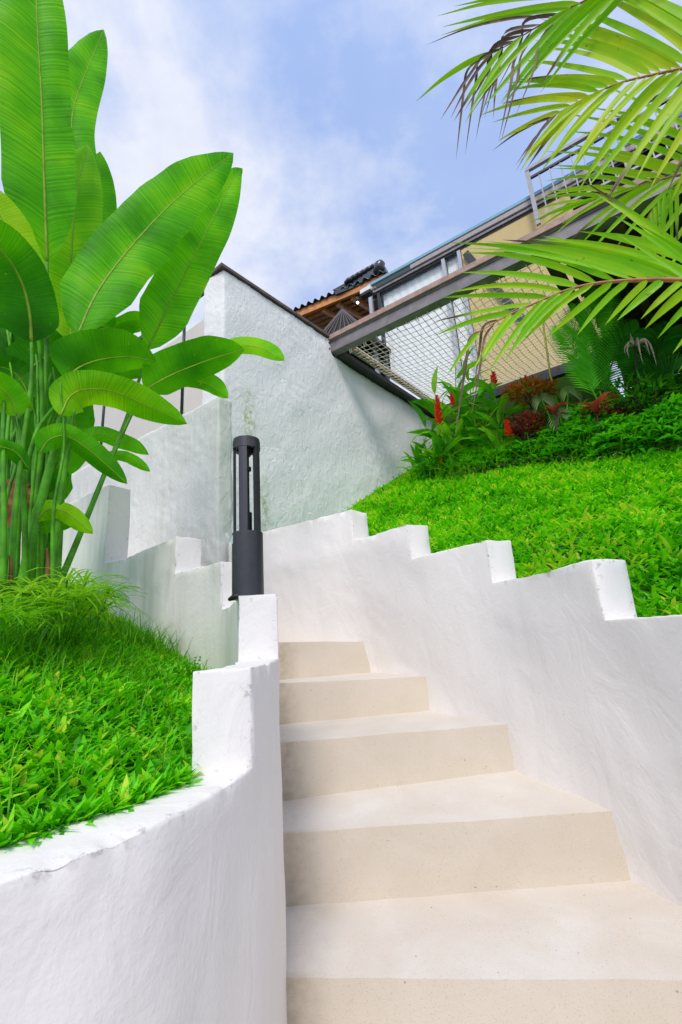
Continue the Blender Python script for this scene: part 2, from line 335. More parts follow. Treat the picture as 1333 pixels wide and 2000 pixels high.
M_GRASS = leaf_mat('lawn_blade', [(0.0, (0.03, 0.24, 0.003)), (0.4, (0.095, 0.55, 0.005)), (0.75, (0.25, 0.74, 0.012)), (1.0, (0.60, 0.72, 0.06))], trans=(1.5, 1.4, 0.7), tfac=0.4, rough=0.5, spec=0.2)
M_TUFT = leaf_mat('tuft_blade', [(0.0, (0.035, 0.20, 0.004)), (0.5, (0.13, 0.44, 0.008)), (1.0, (0.36, 0.62, 0.03))], trans=(1.5, 1.4, 0.8), tfac=0.4, rough=0.5, spec=0.2)
M_SHRUB = leaf_mat('shrub_leaf', [(0.0, (0.02, 0.12, 0.006)), (0.5, (0.06, 0.33, 0.010)), (1.0, (0.24, 0.55, 0.03))], trans=(1.7, 1.6, 0.8), tfac=0.4, rough=0.45, spec=0.2)
M_COVER = leaf_mat('ground_cover_leaf', [(0.0, (0.02, 0.16, 0.006)), (0.5, (0.05, 0.38, 0.012)), (1.0, (0.13, 0.58, 0.02))], trans=(1.5, 1.5, 0.8), tfac=0.4, rough=0.45, spec=0.2)
M_REDLEAF = leaf_mat('dark_red_leaf', [(0.0, (0.06, 0.012, 0.012)), (0.6, (0.22, 0.035, 0.03)), (1.0, (0.42, 0.10, 0.05))], trans=(1.8, 1.2, 1.0), tfac=0.3, rough=0.35)
M_CROTON = leaf_mat('croton_leaf', [(0.0, (0.06, 0.13, 0.01)), (0.4, (0.22, 0.20, 0.015)), (0.75, (0.40, 0.12, 0.02)), (1.0, (0.42, 0.035, 0.02))], trans=(1.4, 1.2, 0.8), tfac=0.3, rough=0.35)
M_FLOWER = simple('red_flower', (0.85, 0.012, 0.012), 0.45, var=0.25, scale=60)
M_SOIL = simple('soil', (0.045, 0.055, 0.018), 0.95, var=0.5, scale=18, bump=0.6)
M_TURF = simple('mossy_turf_soil', (0.030, 0.13, 0.008), 0.95, var=0.6, scale=22, bump=0.6)
M_WALL_L = plaster('painted_plaster_inner_wall', (0.77, 0.74, 0.715), bump_big=0.34, bump_fine=0.5, attr='garden', dirt=(0.42, 0.425, 0.385), dirt_amt=0.06)
M_WALL_R = plaster('painted_plaster_outer_wall', (0.83, 0.795, 0.765), dirt=(0.66, 0.63, 0.57), dirt_amt=0.2, bump_big=0.36, bump_fine=0.5)
M_WALL_T = plaster('trowelled_plaster_tall_wall', (0.82, 0.80, 0.82), dirt=(0.55, 0.56, 0.55), dirt_amt=0.2, bump_big=0.7, bump_fine=0.5, stroke=17.0, mould=True)
M_WALL_B = plaster('painted_plaster_low_wall', (0.67, 0.67, 0.64), dirt=(0.42, 0.47, 0.39), dirt_amt=0.55, bump_big=0.6, stroke=15.0)  # white wall's colour toned down to carry plant shade, besides the greenish dirt
M_BEIGE = plaster('beige_render', (0.66, 0.60, 0.52), dirt=(0.5, 0.46, 0.4), dirt_amt=0.25, bump_big=0.1)
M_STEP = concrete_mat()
M_LAMP = simple('charcoal_powder_coat', (0.030, 0.029, 0.036), 0.42, metal=0.0, var=0.12, scale=60, bump=0.03, spec=0.5)
M_LAMPIN = simple('black_plastic', (0.008, 0.008, 0.009), 0.5)
M_STICKER = simple('silver_sticker', (0.42, 0.52, 0.55), 0.3, var=0.3, scale=120)
M_COPING = simple('brown_metal_coping', (0.105, 0.070, 0.058), 0.5, var=0.3, scale=12, spec=0.4)
M_STEEL = simple('grey_steel', (0.20, 0.18, 0.185), 0.45, var=0.25, scale=10, spec=0.45)
M_STEELD = simple('dark_steel', (0.022, 0.024, 0.028), 0.4, var=0.3, scale=14)
M_PLANK = simple('weathered_brown_plank', (0.36, 0.24, 0.20), 0.7, var=0.25, scale=16, bump=0.2)
M_TIMBER = simple('net_timber', (0.23, 0.13, 0.075), 0.75, var=0.4, scale=22, bump=0.4)
M_ROPE = simple('cream_rope', (0.72, 0.67, 0.58), 0.85, var=0.25, scale=40, bump=0.2)
M_YELLOW = plaster('ochre_house_wall', (0.60, 0.46, 0.22), dirt=(0.42, 0.32, 0.15), dirt_amt=0.3, bump_big=0.1)
M_CURTAIN = simple('white_curtain', (0.86, 0.86, 0.85), 0.8, var=0.03, scale=4)
M_ORANGE = simple('orange_timber', (0.52, 0.205, 0.055), 0.6, var=0.3, scale=9, bump=0.15)
M_TILE = simple('dark_glazed_tile', (0.035, 0.040, 0.052), 0.28, var=0.4, scale=12, spec=0.6)
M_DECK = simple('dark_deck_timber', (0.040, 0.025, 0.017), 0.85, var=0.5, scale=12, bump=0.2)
M_KHAKI = plaster('khaki_render', (0.34, 0.33, 0.19), dirt=(0.2, 0.2, 0.1), dirt_amt=0.4, bump_big=0.2)
M_THATCH = simple('black_parasol_cloth', (0.012, 0.010, 0.010), 0.85, var=0.4, scale=20)
M_WHITE = simple('white_enamel', (0.75, 0.76, 0.77), 0.45, var=0.05)
M_ALU = simple('pale_aluminium_frame', (0.42, 0.44, 0.48), 0.4, var=0.1)
def glass_mat(name, col, a):
    m, t, b, N, L = mat(name)
    tr = N('ShaderNodeBsdfTransparent', inp={0: (*col, 1)}); gl = N('ShaderNodeBsdfGlossy', inp={'Roughness': 0.02})
    fr = N('ShaderNodeLayerWeight', inp={'Blend': 0.12}); ad = N('ShaderNodeMath', operation='MULTIPLY_ADD'); ad.inputs[1].default_value = 0.25; ad.inputs[2].default_value = a; L(fr.outputs['Facing'], ad.inputs[0])
    mx = N('ShaderNodeMixShader'); L(ad.outputs[0], mx.inputs[0]); L(tr.outputs[0], mx.inputs[1]); L(gl.outputs[0], mx.inputs[2])
    L(mx.outputs[0], t.nodes['Material Output'].inputs['Surface']); return m
M_GLASS = glass_mat('clear_glass', (0.98, 0.99, 0.99), 0.0)
M_BLUEGLASS = glass_mat('blue_canopy_glass', (0.45, 0.72, 0.85), 0.15)

# ------------------------------------------------------------------ plan of the site (metres, camera foot at 0,0; z relative to the eye)
L_OUT = catmull([(-1.9, -.15), (-1.3, 0.0), (-.8, .2), (-.5, .42), (-.363, .533), (-.275, .628), (-.223, .75), (-.188, .905), (-.178, 1.09), (-.192, 1.29), (-.26, 1.53), (-.37, 1.775), (-.635, 2.03), (-1.06, 2.42), (-1.22, 2.56), (-1.7, 2.9), (-2.4, 3.3)], 8)
L_IN = catmull([(-1.95, -.05), (-1.35, .1), (-.86, .29), (-.57, .5), (-.431, .617), (-.375, .69), (-.322, .77), (-.285, .869), (-.277, 1.06), (-.292, 1.25), (-.36, 1.47), (-.46, 1.70), (-.715, 1.93), (-1.13, 2.35), (-1.295, 2.45), (-1.77, 2.79), (-2.46, 3.2)], 8)
L_SEG = [(0, 3, -2.25), (3, 7, -1.25), (7, 9, -.25), (9, 11, .75), (11, 12, 1.78), (12, 14, 2.75), (14, 16, 5.4)]
R_IN = catmull([(.50, -1.2), (.70, -.55), (.79, 0.0), (.81, .45), (.78, .88), (.703, 1.311), (.563, 1.789), (.312, 2.147), (.056, 2.475), (-.206, 2.665), (-.505, 2.88), (-.79, 3.115)], 8)
R_OUT = catmull([(.62, -1.25), (.81, -.58), (.905, 0.0), (.925, .46), (.895, .92), (.821, 1.355), (.680, 1.845), (.425, 2.235), (.150, 2.575), (-.13, 2.765), (-.43, 2.975), (-.75, 3.24)], 8)
R_SEG = [(0, 1, -3), (1, 2, -2), (2, 4, -1), (4, 5, 0), (5, 6, 0.97), (6, 7, 1.97), (7, 8, 2.98), (8, 11, 4.03)]

def float_attr(me, name, arr):
    a = me.attributes.new(name, 'FLOAT', 'POINT'); a.data.foreach_set('value', np.asarray(arr, dtype=np.float32))
def noise_disp(me, amp, scale, amp2=0, scale2=1):
    n = len(me.vertices); co = np.empty(n * 3, dtype=np.float32); me.vertices.foreach_get('co', co); co = co.reshape(-1, 3)
    no = np.empty(n * 3, dtype=np.float32); me.vertices.foreach_get('normal', no); no = no.reshape(-1, 3)
    def pw(sc, seed):                       # smooth random relief from a bundle of plane waves
        g_ = np.random.default_rng(seed); k = np.zeros(n, dtype=np.float32)
        for _ in range(14):
            d = g_.normal(size=3); d /= np.linalg.norm(d); k += np.sin((co @ d.astype(np.float32)) * np.float32(sc * 6.28 * g_.uniform(.25, .75)) + np.float32(g_.uniform(0, 6.28)))
        return k / 4.2
    dsp = pw(scale, 1) * amp
    if amp2: dsp = dsp + pw(scale2, 2) * amp2 * np.clip(.6 + pw(scale * .8, 3), 0, 1.6)
    co += no * dsp[:, None]
    me.vertices.foreach_set('co', co.ravel()); me.update(); return co
def evaluated(o):
    dg = bpy.context.evaluated_depsgraph_get(); return bpy.data.meshes.new_from_object(o.evaluated_get(dg))
def remesh_obj(name, bm, mat, voxel, smooth_it=2, amp=0.004, scale=9, amp2=0.0015, scale2=40, parent=None):
    bmesh.ops.recalc_face_normals(bm, faces=bm.faces)
    me = bpy.data.meshes.new('tmp'); bm.to_mesh(me); bm.free()
    o = bpy.data.objects.new('tmp', me); COL.objects.link(o)
    md = o.modifiers.new('r', 'REMESH'); md.mode = 'VOXEL'; md.voxel_size = voxel
    sm = o.modifiers.new('s', 'SMOOTH'); sm.factor = 0.5; sm.iterations = smooth_it
    m2 = evaluated(o); bpy.data.objects.remove(o); bpy.data.meshes.remove(me)
    m2.name = name; co = noise_disp(m2, amp, scale, amp2, scale2)
    return link(name, m2, mat, parent), co
def stepped_wall(name, IN, OUT, segs, zbot, m, n, batter=None, dz=.03, across=4, bev=.0035, amp=.0030, scale=5, amp2=.0012, scale2=18):
    """curved wall on a plan strip with a stepped top: one closed mesh, dense enough to carry uneven plaster"""
    tops = [t * H + EYE for _, _, t in segs]; z0 = zbot + EYE
    lv = sorted(set([round(z0 + dz * k, 4) for k in range(int((max(tops) - z0) / dz) + 1)] + [round(t, 4) for t in tops]))
    lv = [z for i, z in enumerate(lv) if i == 0 or z - lv[i - 1] > .006 or z in [round(t, 4) for t in tops]]
    bm = bmesh.new(); V = {}
    def vt(i, j, z):
        k = (i, j, z)
        if k not in V:
            a_ = IN[i]; b_ = OUT[i]; u = j / across; q = a_ * (1 - u) + b_ * u
            if batter:
                q = q + batter(i, z)
            V[k] = bm.verts.new((q[0], q[1], z))
        return V[k]
    def seg_at(i): 
        for s0, s1, t in segs:
            if s0 * n <= i < s1 * n: return round(t * H + EYE, 4)
        return round(tops[-1], 4)
    N_ = len(IN); prev = None
    for i in range(N_ - 1):
        T = seg_at(i); zz = [z for z in lv if z <= T + 1e-6]
        for za, zb_ in zip(zz, zz[1:]):
            bm.faces.new((vt(i, 0, za), vt(i + 1, 0, za), vt(i + 1, 0, zb_), vt(i, 0, zb_)))
            bm.faces.new((vt(i + 1, across, za), vt(i, across, za), vt(i, across, zb_), vt(i + 1, across, zb_)))
        for j in range(across):
            bm.faces.new((vt(i, j, T), vt(i + 1, j, T), vt(i + 1, j + 1, T), vt(i, j + 1, T)))
            bm.faces.new((vt(i, j, zz[0]), vt(i, j + 1, zz[0]), vt(i + 1, j + 1, zz[0]), vt(i + 1, j, zz[0])))
        lo_, hi_ = (None, None) if prev is None else (min(prev, T), max(prev, T))
        if prev is None: ends = zz
        else: ends = [z for z in lv if lo_ - 1e-6 <= z <= hi_ + 1e-6]
        for za, zb_ in zip(ends, ends[1:]):
            for j in range(across): bm.faces.new((vt(i, j, za), vt(i, j, zb_), vt(i, j + 1, zb_), vt(i, j + 1, za)))
        prev = T
    zz = [z for z in lv if z <= prev + 1e-6]
    for za, zb_ in zip(zz, zz[1:]):
        for j in range(across): bm.faces.new((vt(N_ - 1, j, za), vt(N_ - 1, j + 1, za), vt(N_ - 1, j + 1, zb_), vt(N_ - 1, j, zb_)))
    bmesh.ops.recalc_face_normals(bm, faces=bm.faces)
    sharp = [e for e in bm.edges if len(e.link_faces) == 2 and e.calc_face_angle(0) > .9]
    r_ = bmesh.ops.bevel(bm, geom=sharp, offset=bev, segments=2, affect='EDGES', profile=.6)
    bm.normal_update()
    me = bpy.data.meshes.new(name); 
    edge_v = set()
    for f_ in r_['faces']:
        for q in f_.verts: edge_v.add(q.index)
    bm.verts.index_update(); edge_i = [v_.index for f_ in r_['faces'] for v_ in f_.verts]
    bm.to_mesh(me); bm.free()
    no = np.empty(len(me.vertices) * 3, dtype=np.float32); me.vertices.foreach_get('normal', no); no = no.reshape(-1, 3)
    co = noise_disp(me, amp, scale, amp2, scale2)
    em = np.zeros(len(co)); em[list(set(edge_i))] = 1
    for i in np.nonzero(em)[0]:               # knocked and filled arrises
        p = co[i]; k = mnoise.noise((p[0] * 26, p[1] * 26, p[2] * 26)); k2 = mnoise.noise((p[0] * 70 + 3, p[1] * 70, p[2] * 70))
        co[i] -= no[i] * (max(0, k - .15) * .012 + k2 * .0012)
    me.vertices.foreach_set('co', co.ravel()); me.update()
    float_attr(me, 'arris', em); o = link(name, me, m); me.set_sharp_from_angle(angle=R(62))
    return o, co

# ------------------------------------------------------------------ ground
def quad_plane(name, x0, x1, y0, y1, z, m):
    return pmesh(name, [(x0, y0, z), (x1, y0, z), (x1, y1, z), (x0, y1, z)], [(0, 1, 2, 3)], m)
tag(quad_plane('ground', -600, 600, -600, 600, EYE - 1.75, M_SOIL), kind='structure')

_LI = L_IN[16:60:3]; _LJ = L_IN[56:112:4]
def garden_z(x, y):
    z = -.212 + .08 * (y - .87) - .33 * (x + .283)
    d = math.sqrt(((_LI - (x, y)) ** 2).sum(1).min())
    if y < 1.6:
        cap = -.226 + .30 * d + .5 * d * d + max(0, y - .95) * .6
        z = min(z, cap)
    if y > .95:
        d2_ = math.sqrt(((_LJ - (x, y)) ** 2).sum(1).min()); z -= .05 * max(0, 1 - d2_ / .35)
    return z + .012 * mnoise.noise((x * 4, y * 4, 0)) * min(1, d * 6)
def lawn_z(x, y):
    z = .50 * (y - 1.42) + (.17 if x > .8 else .30) * (x - .8) - .02
    return z + .025 * mnoise.noise((x * 1.7, y * 1.7, 5)) + .012 * mnoise.noise((x * 5, y * 5, 2))
WD = np.array([math.sin(R(39.6)), math.cos(R(39.6))]); BD = np.array([math.sin(R(124)), math.cos(R(124))])
CORN = np.array([-.838, 3.140]); WN = np.array([WD[1], -WD[0]])       # tall wall corner, direction, outward normal
def wall_side(x, y): return (x - CORN[0]) * WN[0] + (y - CORN[1]) * WN[1]

def fan_ground(name, rim, dirs, rmax, zf, m, nr=26, clampf=None):
    v = []; f = []; k = len(rim)
    for j in range(nr):
        r = rmax * (j / (nr - 1)) ** 1.3
        for i in range(k):
            x = rim[i][0] + dirs[i][0] * r; y = rim[i][1] + dirs[i][1] * r
            if clampf: x, y = clampf(x, y)
            v.append((x, y, zf(x, y) + EYE))
    for j in range(nr - 1):
        for i in range(k - 1):
            a = j * k + i; f.append((a, a + 1, a + k + 1, a + k))
    return pmesh(name, v, f, m)
GC = np.array([-2.1, 1.35])
gd = [(GC - p) for p in L_IN]
tag(fan_ground('garden_soil', L_IN * 1.0 + (L_OUT - L_IN) * .15, gd, 1.0, garden_z, M_TURF), kind='structure')
CC = np.array([-1.55, .92])
rd = [(p - CC) / np.linalg.norm(p - CC) for p in R_OUT]
def clamp_lawn(x, y):
    s = wall_side(x, y)
    if s < -.02: x -= WN[0] * (s + .02); y -= WN[1] * (s + .02)
    return x, y
tag(fan_ground('lawn_soil', R_OUT - np.array(rd) * .02, rd, 7.5, lawn_z, M_TURF, clampf=clamp_lawn), kind='structure')

# ------------------------------------------------------------------ staircase
stair = thing('staircase', 'curving flight of sand coloured concrete steps between white walls', 'stairs', (0.25, 1.3, 0))
def pl(x, y, D): p = ray(x, y) * D; return p
k1l = WZ(562, 1908, -.690); k1r = WZ(1333, 1915, -.690)
ris = {  # k: (left plan, right plan, z left, z right)
 -3: ((-1.0, -.35), (.35, -1.25), -1.37, -1.37), -2: ((-.75, .10), (.62, -.75), -1.20, -1.20), -1: ((-.48, .42), (.82, -.12), -1.03, -1.03), 0: ((-.25, .72), (.87, .45), -.86, -.86),
  1: ((k1l.x, k1l.y), (k1r.x, k1r.y), -.690, -.690)}
for k, (pL, DL, pR, DR) in {2: ((561, 1628), 1.48, (1223, 1583), 1.66), 3: ((556, 1450), 1.72, (988, 1415), 1.90), 4: ((551, 1335), 2.15, (838, 1321), 2.24), 5: ((549, 1254), 2.44, (710, 1253), 2.58)}.items():
    a = pl(*pL, DL); b = pl(*pR, DR); ris[k] = ((a[0], a[1]), (b[0], b[1]), a[2], b[2])
for k, (a, b) in {6: ((-1.0, 2.42), (-.5, 2.90)), 7: ((-1.12, 2.56), (-.85, 3.2)), 8: ((-1.32, 2.72), (-1.25, 3.5)), 9: ((-1.62, 2.9), (-1.62, 3.76)), 10: ((-1.98, 3.1), (-2.05, 4.08)), 11: ((-2.4, 3.4), (-2.5, 4.4))}.items():
    ris[k] = (a, b, -.005 + (k - 5) * H, -.005 + (k - 5) * H)
ext = {-3: (.1, .1), -2: (.1, .1), -1: (.1, .08), 0: (.08, .12), 1: (.08, .14), 2: (.07, .10), 3: (.10, .08), 4: (.42, .11), 5: (.5, .13)}
def rline(k):
    a, b, za, zb = ris[k]; a = np.array(a); b = np.array(b); d = (b - a) / np.linalg.norm(b - a); l = np.linalg.norm(b - a); el, er = ext.get(k, (.04, .10))
    return a - d * el, b + d * er, za - (zb - za) * el / l, zb + (zb - za) * er / l
tread_back = {1: (-.685, -.684), 2: (-.502, -.487), 3: (-.345, -.335), 4: (-.178, -.190)}
for k in range(-3, 11):
    a, b, za, zb = rline(k); a2, b2, z2a, z2b = rline(k + 1)
    ta, tb = tread_back.get(k, (za, zb))
    d = (b - a) / np.linalg.norm(b - a); nb = np.array([-d[1], d[0]])
    bk = .03
    a2 = a2 + nb * bk; b2 = b2 + nb * bk
    bm = bmesh.new(); lo = min(za, zb) - .32; NU, NV, NZ = 40, 12, 6
    def P(u, v):
        q = (a * (1 - u) + b * u) * (1 - v) + (a2 * (1 - u) + b2 * u) * v
        z = ((za * (1 - u) + zb * u) * (1 - v) + (ta * (1 - u) + tb * u) * v)
        return Vector((q[0], q[1], z + EYE))
    def jit(p, s=.0022): return p + Vector((mnoise.noise(p * 7), mnoise.noise(p * 7 + Vector((5, 0, 0))), mnoise.noise(p * 6 + Vector((0, 9, 0))))) * s
    rows = []
    for iz in range(NZ):                      # riser face, bottom to top
        z = iz / NZ
        rows.append([bm.verts.new(jit(Vector((P(u / NU, 0).x, P(u / NU, 0).y, (lo + EYE) * (1 - z) + P(u / NU, 0).z * z)))) for u in range(NU + 1)])
    for iv in range(NV + 1):
        rows.append([bm.verts.new(jit(P(u / NU, iv / NV))) for u in range(NU + 1)])
    rows.append([bm.verts.new((P(u / NU, 1).x, P(u / NU, 1).y, lo + EYE)) for u in range(NU + 1)])
    for r0, r1 in zip(rows, rows[1:]):
        for u in range(NU): bm.faces.new((r0[u], r0[u + 1], r1[u + 1], r1[u]))
    bm.faces.new([r[0] for r in rows][::-1]); bm.faces.new([r[-1] for r in rows])
    for u in range(NU): bm.faces.new((rows[-1][u], rows[-1][u + 1], rows[0][u + 1], rows[0][u]))
    edge = rows[NZ]; es = [e for e in bm.edges if e.verts[0] in edge and e.verts[1] in edge]
    bmesh.ops.bevel(bm, geom=es, offset=.005, segments=2, affect='EDGES')
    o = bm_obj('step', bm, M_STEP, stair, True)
    me = o.data; me.set_sharp_from_angle(angle=R(50))
    gr = []
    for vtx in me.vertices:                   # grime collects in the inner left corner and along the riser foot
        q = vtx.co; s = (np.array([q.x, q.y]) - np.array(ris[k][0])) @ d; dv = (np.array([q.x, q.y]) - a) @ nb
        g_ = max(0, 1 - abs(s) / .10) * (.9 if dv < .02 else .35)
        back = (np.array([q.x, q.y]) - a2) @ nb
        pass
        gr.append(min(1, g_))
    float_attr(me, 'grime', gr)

# ------------------------------------------------------------------ stair walls
RS = 3                                      # finer plan samples for the walls
L_INf = catmull(L_IN[8:121], RS); L_OUTf = catmull(L_OUT[8:121], RS)
wl, co = stepped_wall('inner_stair_wall', L_INf, L_OUTf, [(0, 2, -2.25), (2, 6, -1.25), (6, 8, -.25), (8, 10, .75), (10, 11, 1.78), (11, 13, 2.75), (13, 14, 5.4)], -1.22, M_WALL_L, 8 * RS)
tag(wl, 'low curving white wall with stepped top between the left garden and the steps', 'wall')
mid = (L_IN + L_OUT) / 2; nrm_in = (L_IN - L_OUT); nrm_in /= np.linalg.norm(nrm_in, axis=1)[:, None]
nz = np.empty(len(co) * 3, dtype=np.float32); wl.data.vertices.foreach_get('normal', nz); nz = nz.reshape(-1, 3)
d2 = ((co[:, None, :2] - mid[None, ::2]) ** 2).sum(-1).argmin(1) * 2
facing = (nz[:, :2] * nrm_in[d2]).sum(1)
tpos = d2 / 8.0
g = np.clip((facing - .45) * 3, 0, 1) * np.clip((tpos - 8.0) / 4.0, .15, .5)
float_attr(wl.data, 'garden', g)

_bt = [(0, 0), (3, .06), (4, .08), (5, .085), (6, .0), (7, .05), (8, .11), (9, .12), (10, .07), (11, .0)]
def bat(i, z):
    t = i / 8.0; k = float(np.interp(t, [a_ for a_, _ in _bt], [b_ for _, b_ in _bt]))
    hi = float(np.interp(t, [6, 7], [.02, .45])); sp = float(np.interp(t, [6, 7], [.8, .6]))
    i = int(min(round(i), len(R_IN) - 1)); n = R_OUT[i] - R_IN[i]; n = n / np.linalg.norm(n); k *= min(1, max(0, (hi - (z - EYE)) / sp))
    return np.array((n[0] * k, n[1] * k))
R_INf = catmull(R_IN, RS); R_OUTf = catmull(R_OUT, RS)
wr, _ = stepped_wall('outer_stair_wall', R_INf, R_OUTf, R_SEG, -1.45, M_WALL_R, 8 * RS, batter=lambda i, z: bat(i / RS, z))
tag(wr, 'long curving white wall with stepped top between the steps and the right lawn', 'wall')

# tall wall with metal coping
TZ = 3.003; KZ = 2.815
Kp = np.array([-.012, 4.165]); lenK = float(np.dot(Kp - CORN, WD))
ED = np.array([math.sin(R(-61.7)), math.cos(R(-61.7))]); th = .235
def wp(s, off=0.0): return CORN + WD * s + ED * off
bm = bmesh.new()
def prism(bm, ring, z0, z1):
    lo = [bm.verts.new((p[0], p[1], z0 + EYE)) for p in ring]; hi = [bm.verts.new((p[0], p[1], z1 + EYE)) for p in ring]
    n = len(ring); bm.faces.new(lo[::-1]); bm.faces.new(hi)
    for i in range(n): bm.faces.new((lo[i], lo[(i + 1) % n], hi[(i + 1) % n], hi[i]))
s_end = 4.2
prof = [(0, -1.2), (s_end, -1.2), (s_end, KZ), (lenK + .02, KZ), (lenK + .02, TZ), (0, TZ)]
fr = [bm.verts.new((*wp(s), z + EYE)) for s, z in prof]; bk_ = [bm.verts.new((*wp(s, th), z + EYE)) for s, z in prof]
bm.faces.new(fr); bm.faces.new(bk_[::-1])
for i in range(6): bm.faces.new((fr[i], bk_[i], bk_[(i + 1) % 6], fr[(i + 1) % 6]))
tw = thing('tall_wall', 'tall rough white plastered wall with brown metal coping behind the steps', 'wall', (CORN[0], CORN[1], 0))
two, co = remesh_obj('plaster_face', bm, M_WALL_T, .018, 1, .004, 4, .0016, 18, parent=tw)
mo = np.zeros(len(co))
for (x, y, rx, ry, a) in ((487, 815, 14, 60, 1.0), (518, 990, 10, 60, 1.0), (450, 960, 8, 90, .5), (700, 715, 40, 14, .8), (780, 770, 60, 14, .8), (412, 600, 14, 50, .7), (405, 560, 12, 20, .8), (835, 880, 12, 80, .9), (812, 905, 10, 60, .6), (850, 900, 20, 80, .8)):
    c = WP(x, y, CORN, WD); c2 = WP(x + rx, y, CORN, WD); c3 = WP(x, y + ry, CORN, WD)
    sx_ = (Vector(c2) - c).length; sz_ = abs(c3.z - c.z)
    dh = np.hypot(co[:, 0] - c.x, co[:, 1] - c.y) / sx_; dv = (co[:, 2] - c.z) / sz_
    mo = np.maximum(mo, a * np.clip(1.25 - np.sqrt(dh ** 2 + dv ** 2), 0, 1))
float_attr(two.data, 'mould', mo)
def cop(name, a, b, w, zc, parent):
    return bar_obj(name, (*a, zc + EYE), (*b, zc + EYE), w, .028, M_COPING, parent, .004)
cop('coping', wp(-.012, th / 2 - .0), wp(lenK + .0, th / 2), th + .035, TZ + .016, tw)

# low wall beyond the corner, with the glass railing on it
LD = np.array([math.sin(R(-54.3)), math.cos(R(-54.3))]); LNn = np.array([-LD[1], LD[0]])   # towards the stairs: front side
LNn = np.array([-.584, -.812]) if np.dot(LNn, [-.584, -.812]) > 0 else -LNn
LNn = np.array([LD[1], -LD[0]]); LNn = LNn if LNn[1] < 0 else -LNn
c0 = CORN + LNn * .05 - LD * .012
zl = WP(437, 765, c0, LD).z - EYE
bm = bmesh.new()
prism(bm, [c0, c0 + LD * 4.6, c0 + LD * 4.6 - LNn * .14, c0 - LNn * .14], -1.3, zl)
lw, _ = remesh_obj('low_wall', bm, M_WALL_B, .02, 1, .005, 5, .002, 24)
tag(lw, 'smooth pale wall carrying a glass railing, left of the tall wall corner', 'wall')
gr = thing('glass_railing', 'clear glass railing with thin dark handrail on the pale wall at left', 'railing', (*(c0 + LD * 1.5 - LNn * .07), zl + EYE))
cl = c0 - LNn * .07
zh = WP(394, 573, cl, LD).z - EYE
pp = [0.24]; sp = float(np.dot(np.array(WP(204, 790, cl, LD)[:2]) - cl, LD)); pp += [sp, sp + 1.35]
for s in pp[1:] + [pp[1] - 1.35 if pp[1] > 1.7 else .3]:
    q = cl + LD * s; v, f = tube([(q[0], q[1], zl + EYE - .01), (q[0], q[1], zh + EYE)], .014, 8); pmesh('post', v, f, M_STEELD, gr)
a = cl + LD * .26; b = cl + LD * 4.4
bar_obj('handrail', (*a, zh + EYE), (*b, zh + EYE), .04, .03, M_STEELD, gr)
edges_ = sorted([.28, pp[1], pp[2], 4.4])
for s0, s1 in zip(edges_, edges_[1:]):
    a = cl + LD * (s0 + .03); b = cl + LD * (s1 - .03)
    bar_obj('glass_panel', (*a, (zl + zh) / 2 + EYE), (*b, (zl + zh) / 2 + EYE), .01, zh - zl - .06, M_GLASS, gr, 0)
# beige wall of the upper terrace behind
c1 = CORN - LNn * .95
zb = WP(394, 627, c1, LD).z - EYE
bm = bmesh.new(); s_t = float(np.dot(np.array(WP(412, 627, c1, LD)[:2]) - c1, LD)); prism(bm, [c1 + LD * s_t, c1 + LD * 6.0, c1 + LD * 6.0 - LNn * .15, c1 + LD * s_t - LNn * .15], -1.2, zb)
tag(bm_obj('terrace_wall', bm, M_BEIGE, None, False, .01), 'plain beige rendered terrace wall seen through the glass railing', 'wall')

# ------------------------------------------------------------------ net terrace frame
NU_, NV_ = 2.05, 2.05
def HP(u, v, z): p = Kp + BD * u + WD * v; return Vector((p[0], p[1], z + EYE))
BDV = Vector((BD[0], BD[1], 0)); WDV = Vector((WD[0], WD[1], 0))
fr = thing('net_frame', 'grey steel beam frame of the rope net, fixed to the tall wall', 'frame', HP(0, 0, 2.83))
# front I beam: web, two flanges, end plate, plank on top
zB = 2.843
def ubar(name, u0, u1, v, z0, z1, w, m, par, bev=.004):
    return bar_obj(name, HP(u0, v, (z0 + z1) / 2), HP(u1, v, (z0 + z1) / 2), w, z1 - z0, m, par, bev)
def vbar(name, v0, v1, u, z0, z1, w, m, par, bev=.004):
    return bar_obj(name, HP(u, v0, (z0 + z1) / 2), HP(u, v1, (z0 + z1) / 2), w, z1 - z0, m, par, bev)
bm = bmesh.new()
for z0, z1, w in ((zB, zB + .014, .10), (zB + .014, zB + .116, .012), (zB + .116, zB + .13, .10)):
    bar(bm, HP(0.01, .05, (z0 + z1) / 2), HP(6.0, .05, (z0 + z1) / 2), w, z1 - z0)
bm_obj('front_beam', bm, M_STEEL, fr)
ubar('front_web_plate', 0.01, 6.0, .012, zB + .02, zB + .112, .012, M_STEEL, fr, 0)
ubar('top_plank', 0.0, 6.0, .04, zB + .133, zB + .185, .13, M_PLANK, fr, .006)
bar_obj('end_plate', HP(.0, -.005, zB - .005), HP(.0, -.005, zB + .13), .016, .12, M_STEEL, fr, .002, side=BDV)
for q in (.03, .1):
    v, f = tube([HP(.02, -.012, zB + q), HP(.02, -.026, zB + q)], .009, 6); pmesh('bolt', v, f, M_COPING, fr, False)
vbar('wall_channel', .10, 2.2, .02, KZ + .005, KZ + .115, .06, M_STEELD, fr)
vbar('wall_channel_flange', .10, 2.2, .055, KZ + .000, KZ + .014, .12, M_STEELD, fr)
ubar('back_beam', -.05, 2.6, 2.12, KZ, KZ + .12, .08, M_STEELD, fr)
vbar('side_beam', .1, 2.1, 2.10, KZ + .0, KZ + .12, .08, M_DECK, fr)
net = thing('rope_net', 'sagging cream rope net stretched in the steel frame above the red flowers', 'net', HP(1, 1, 2.9))
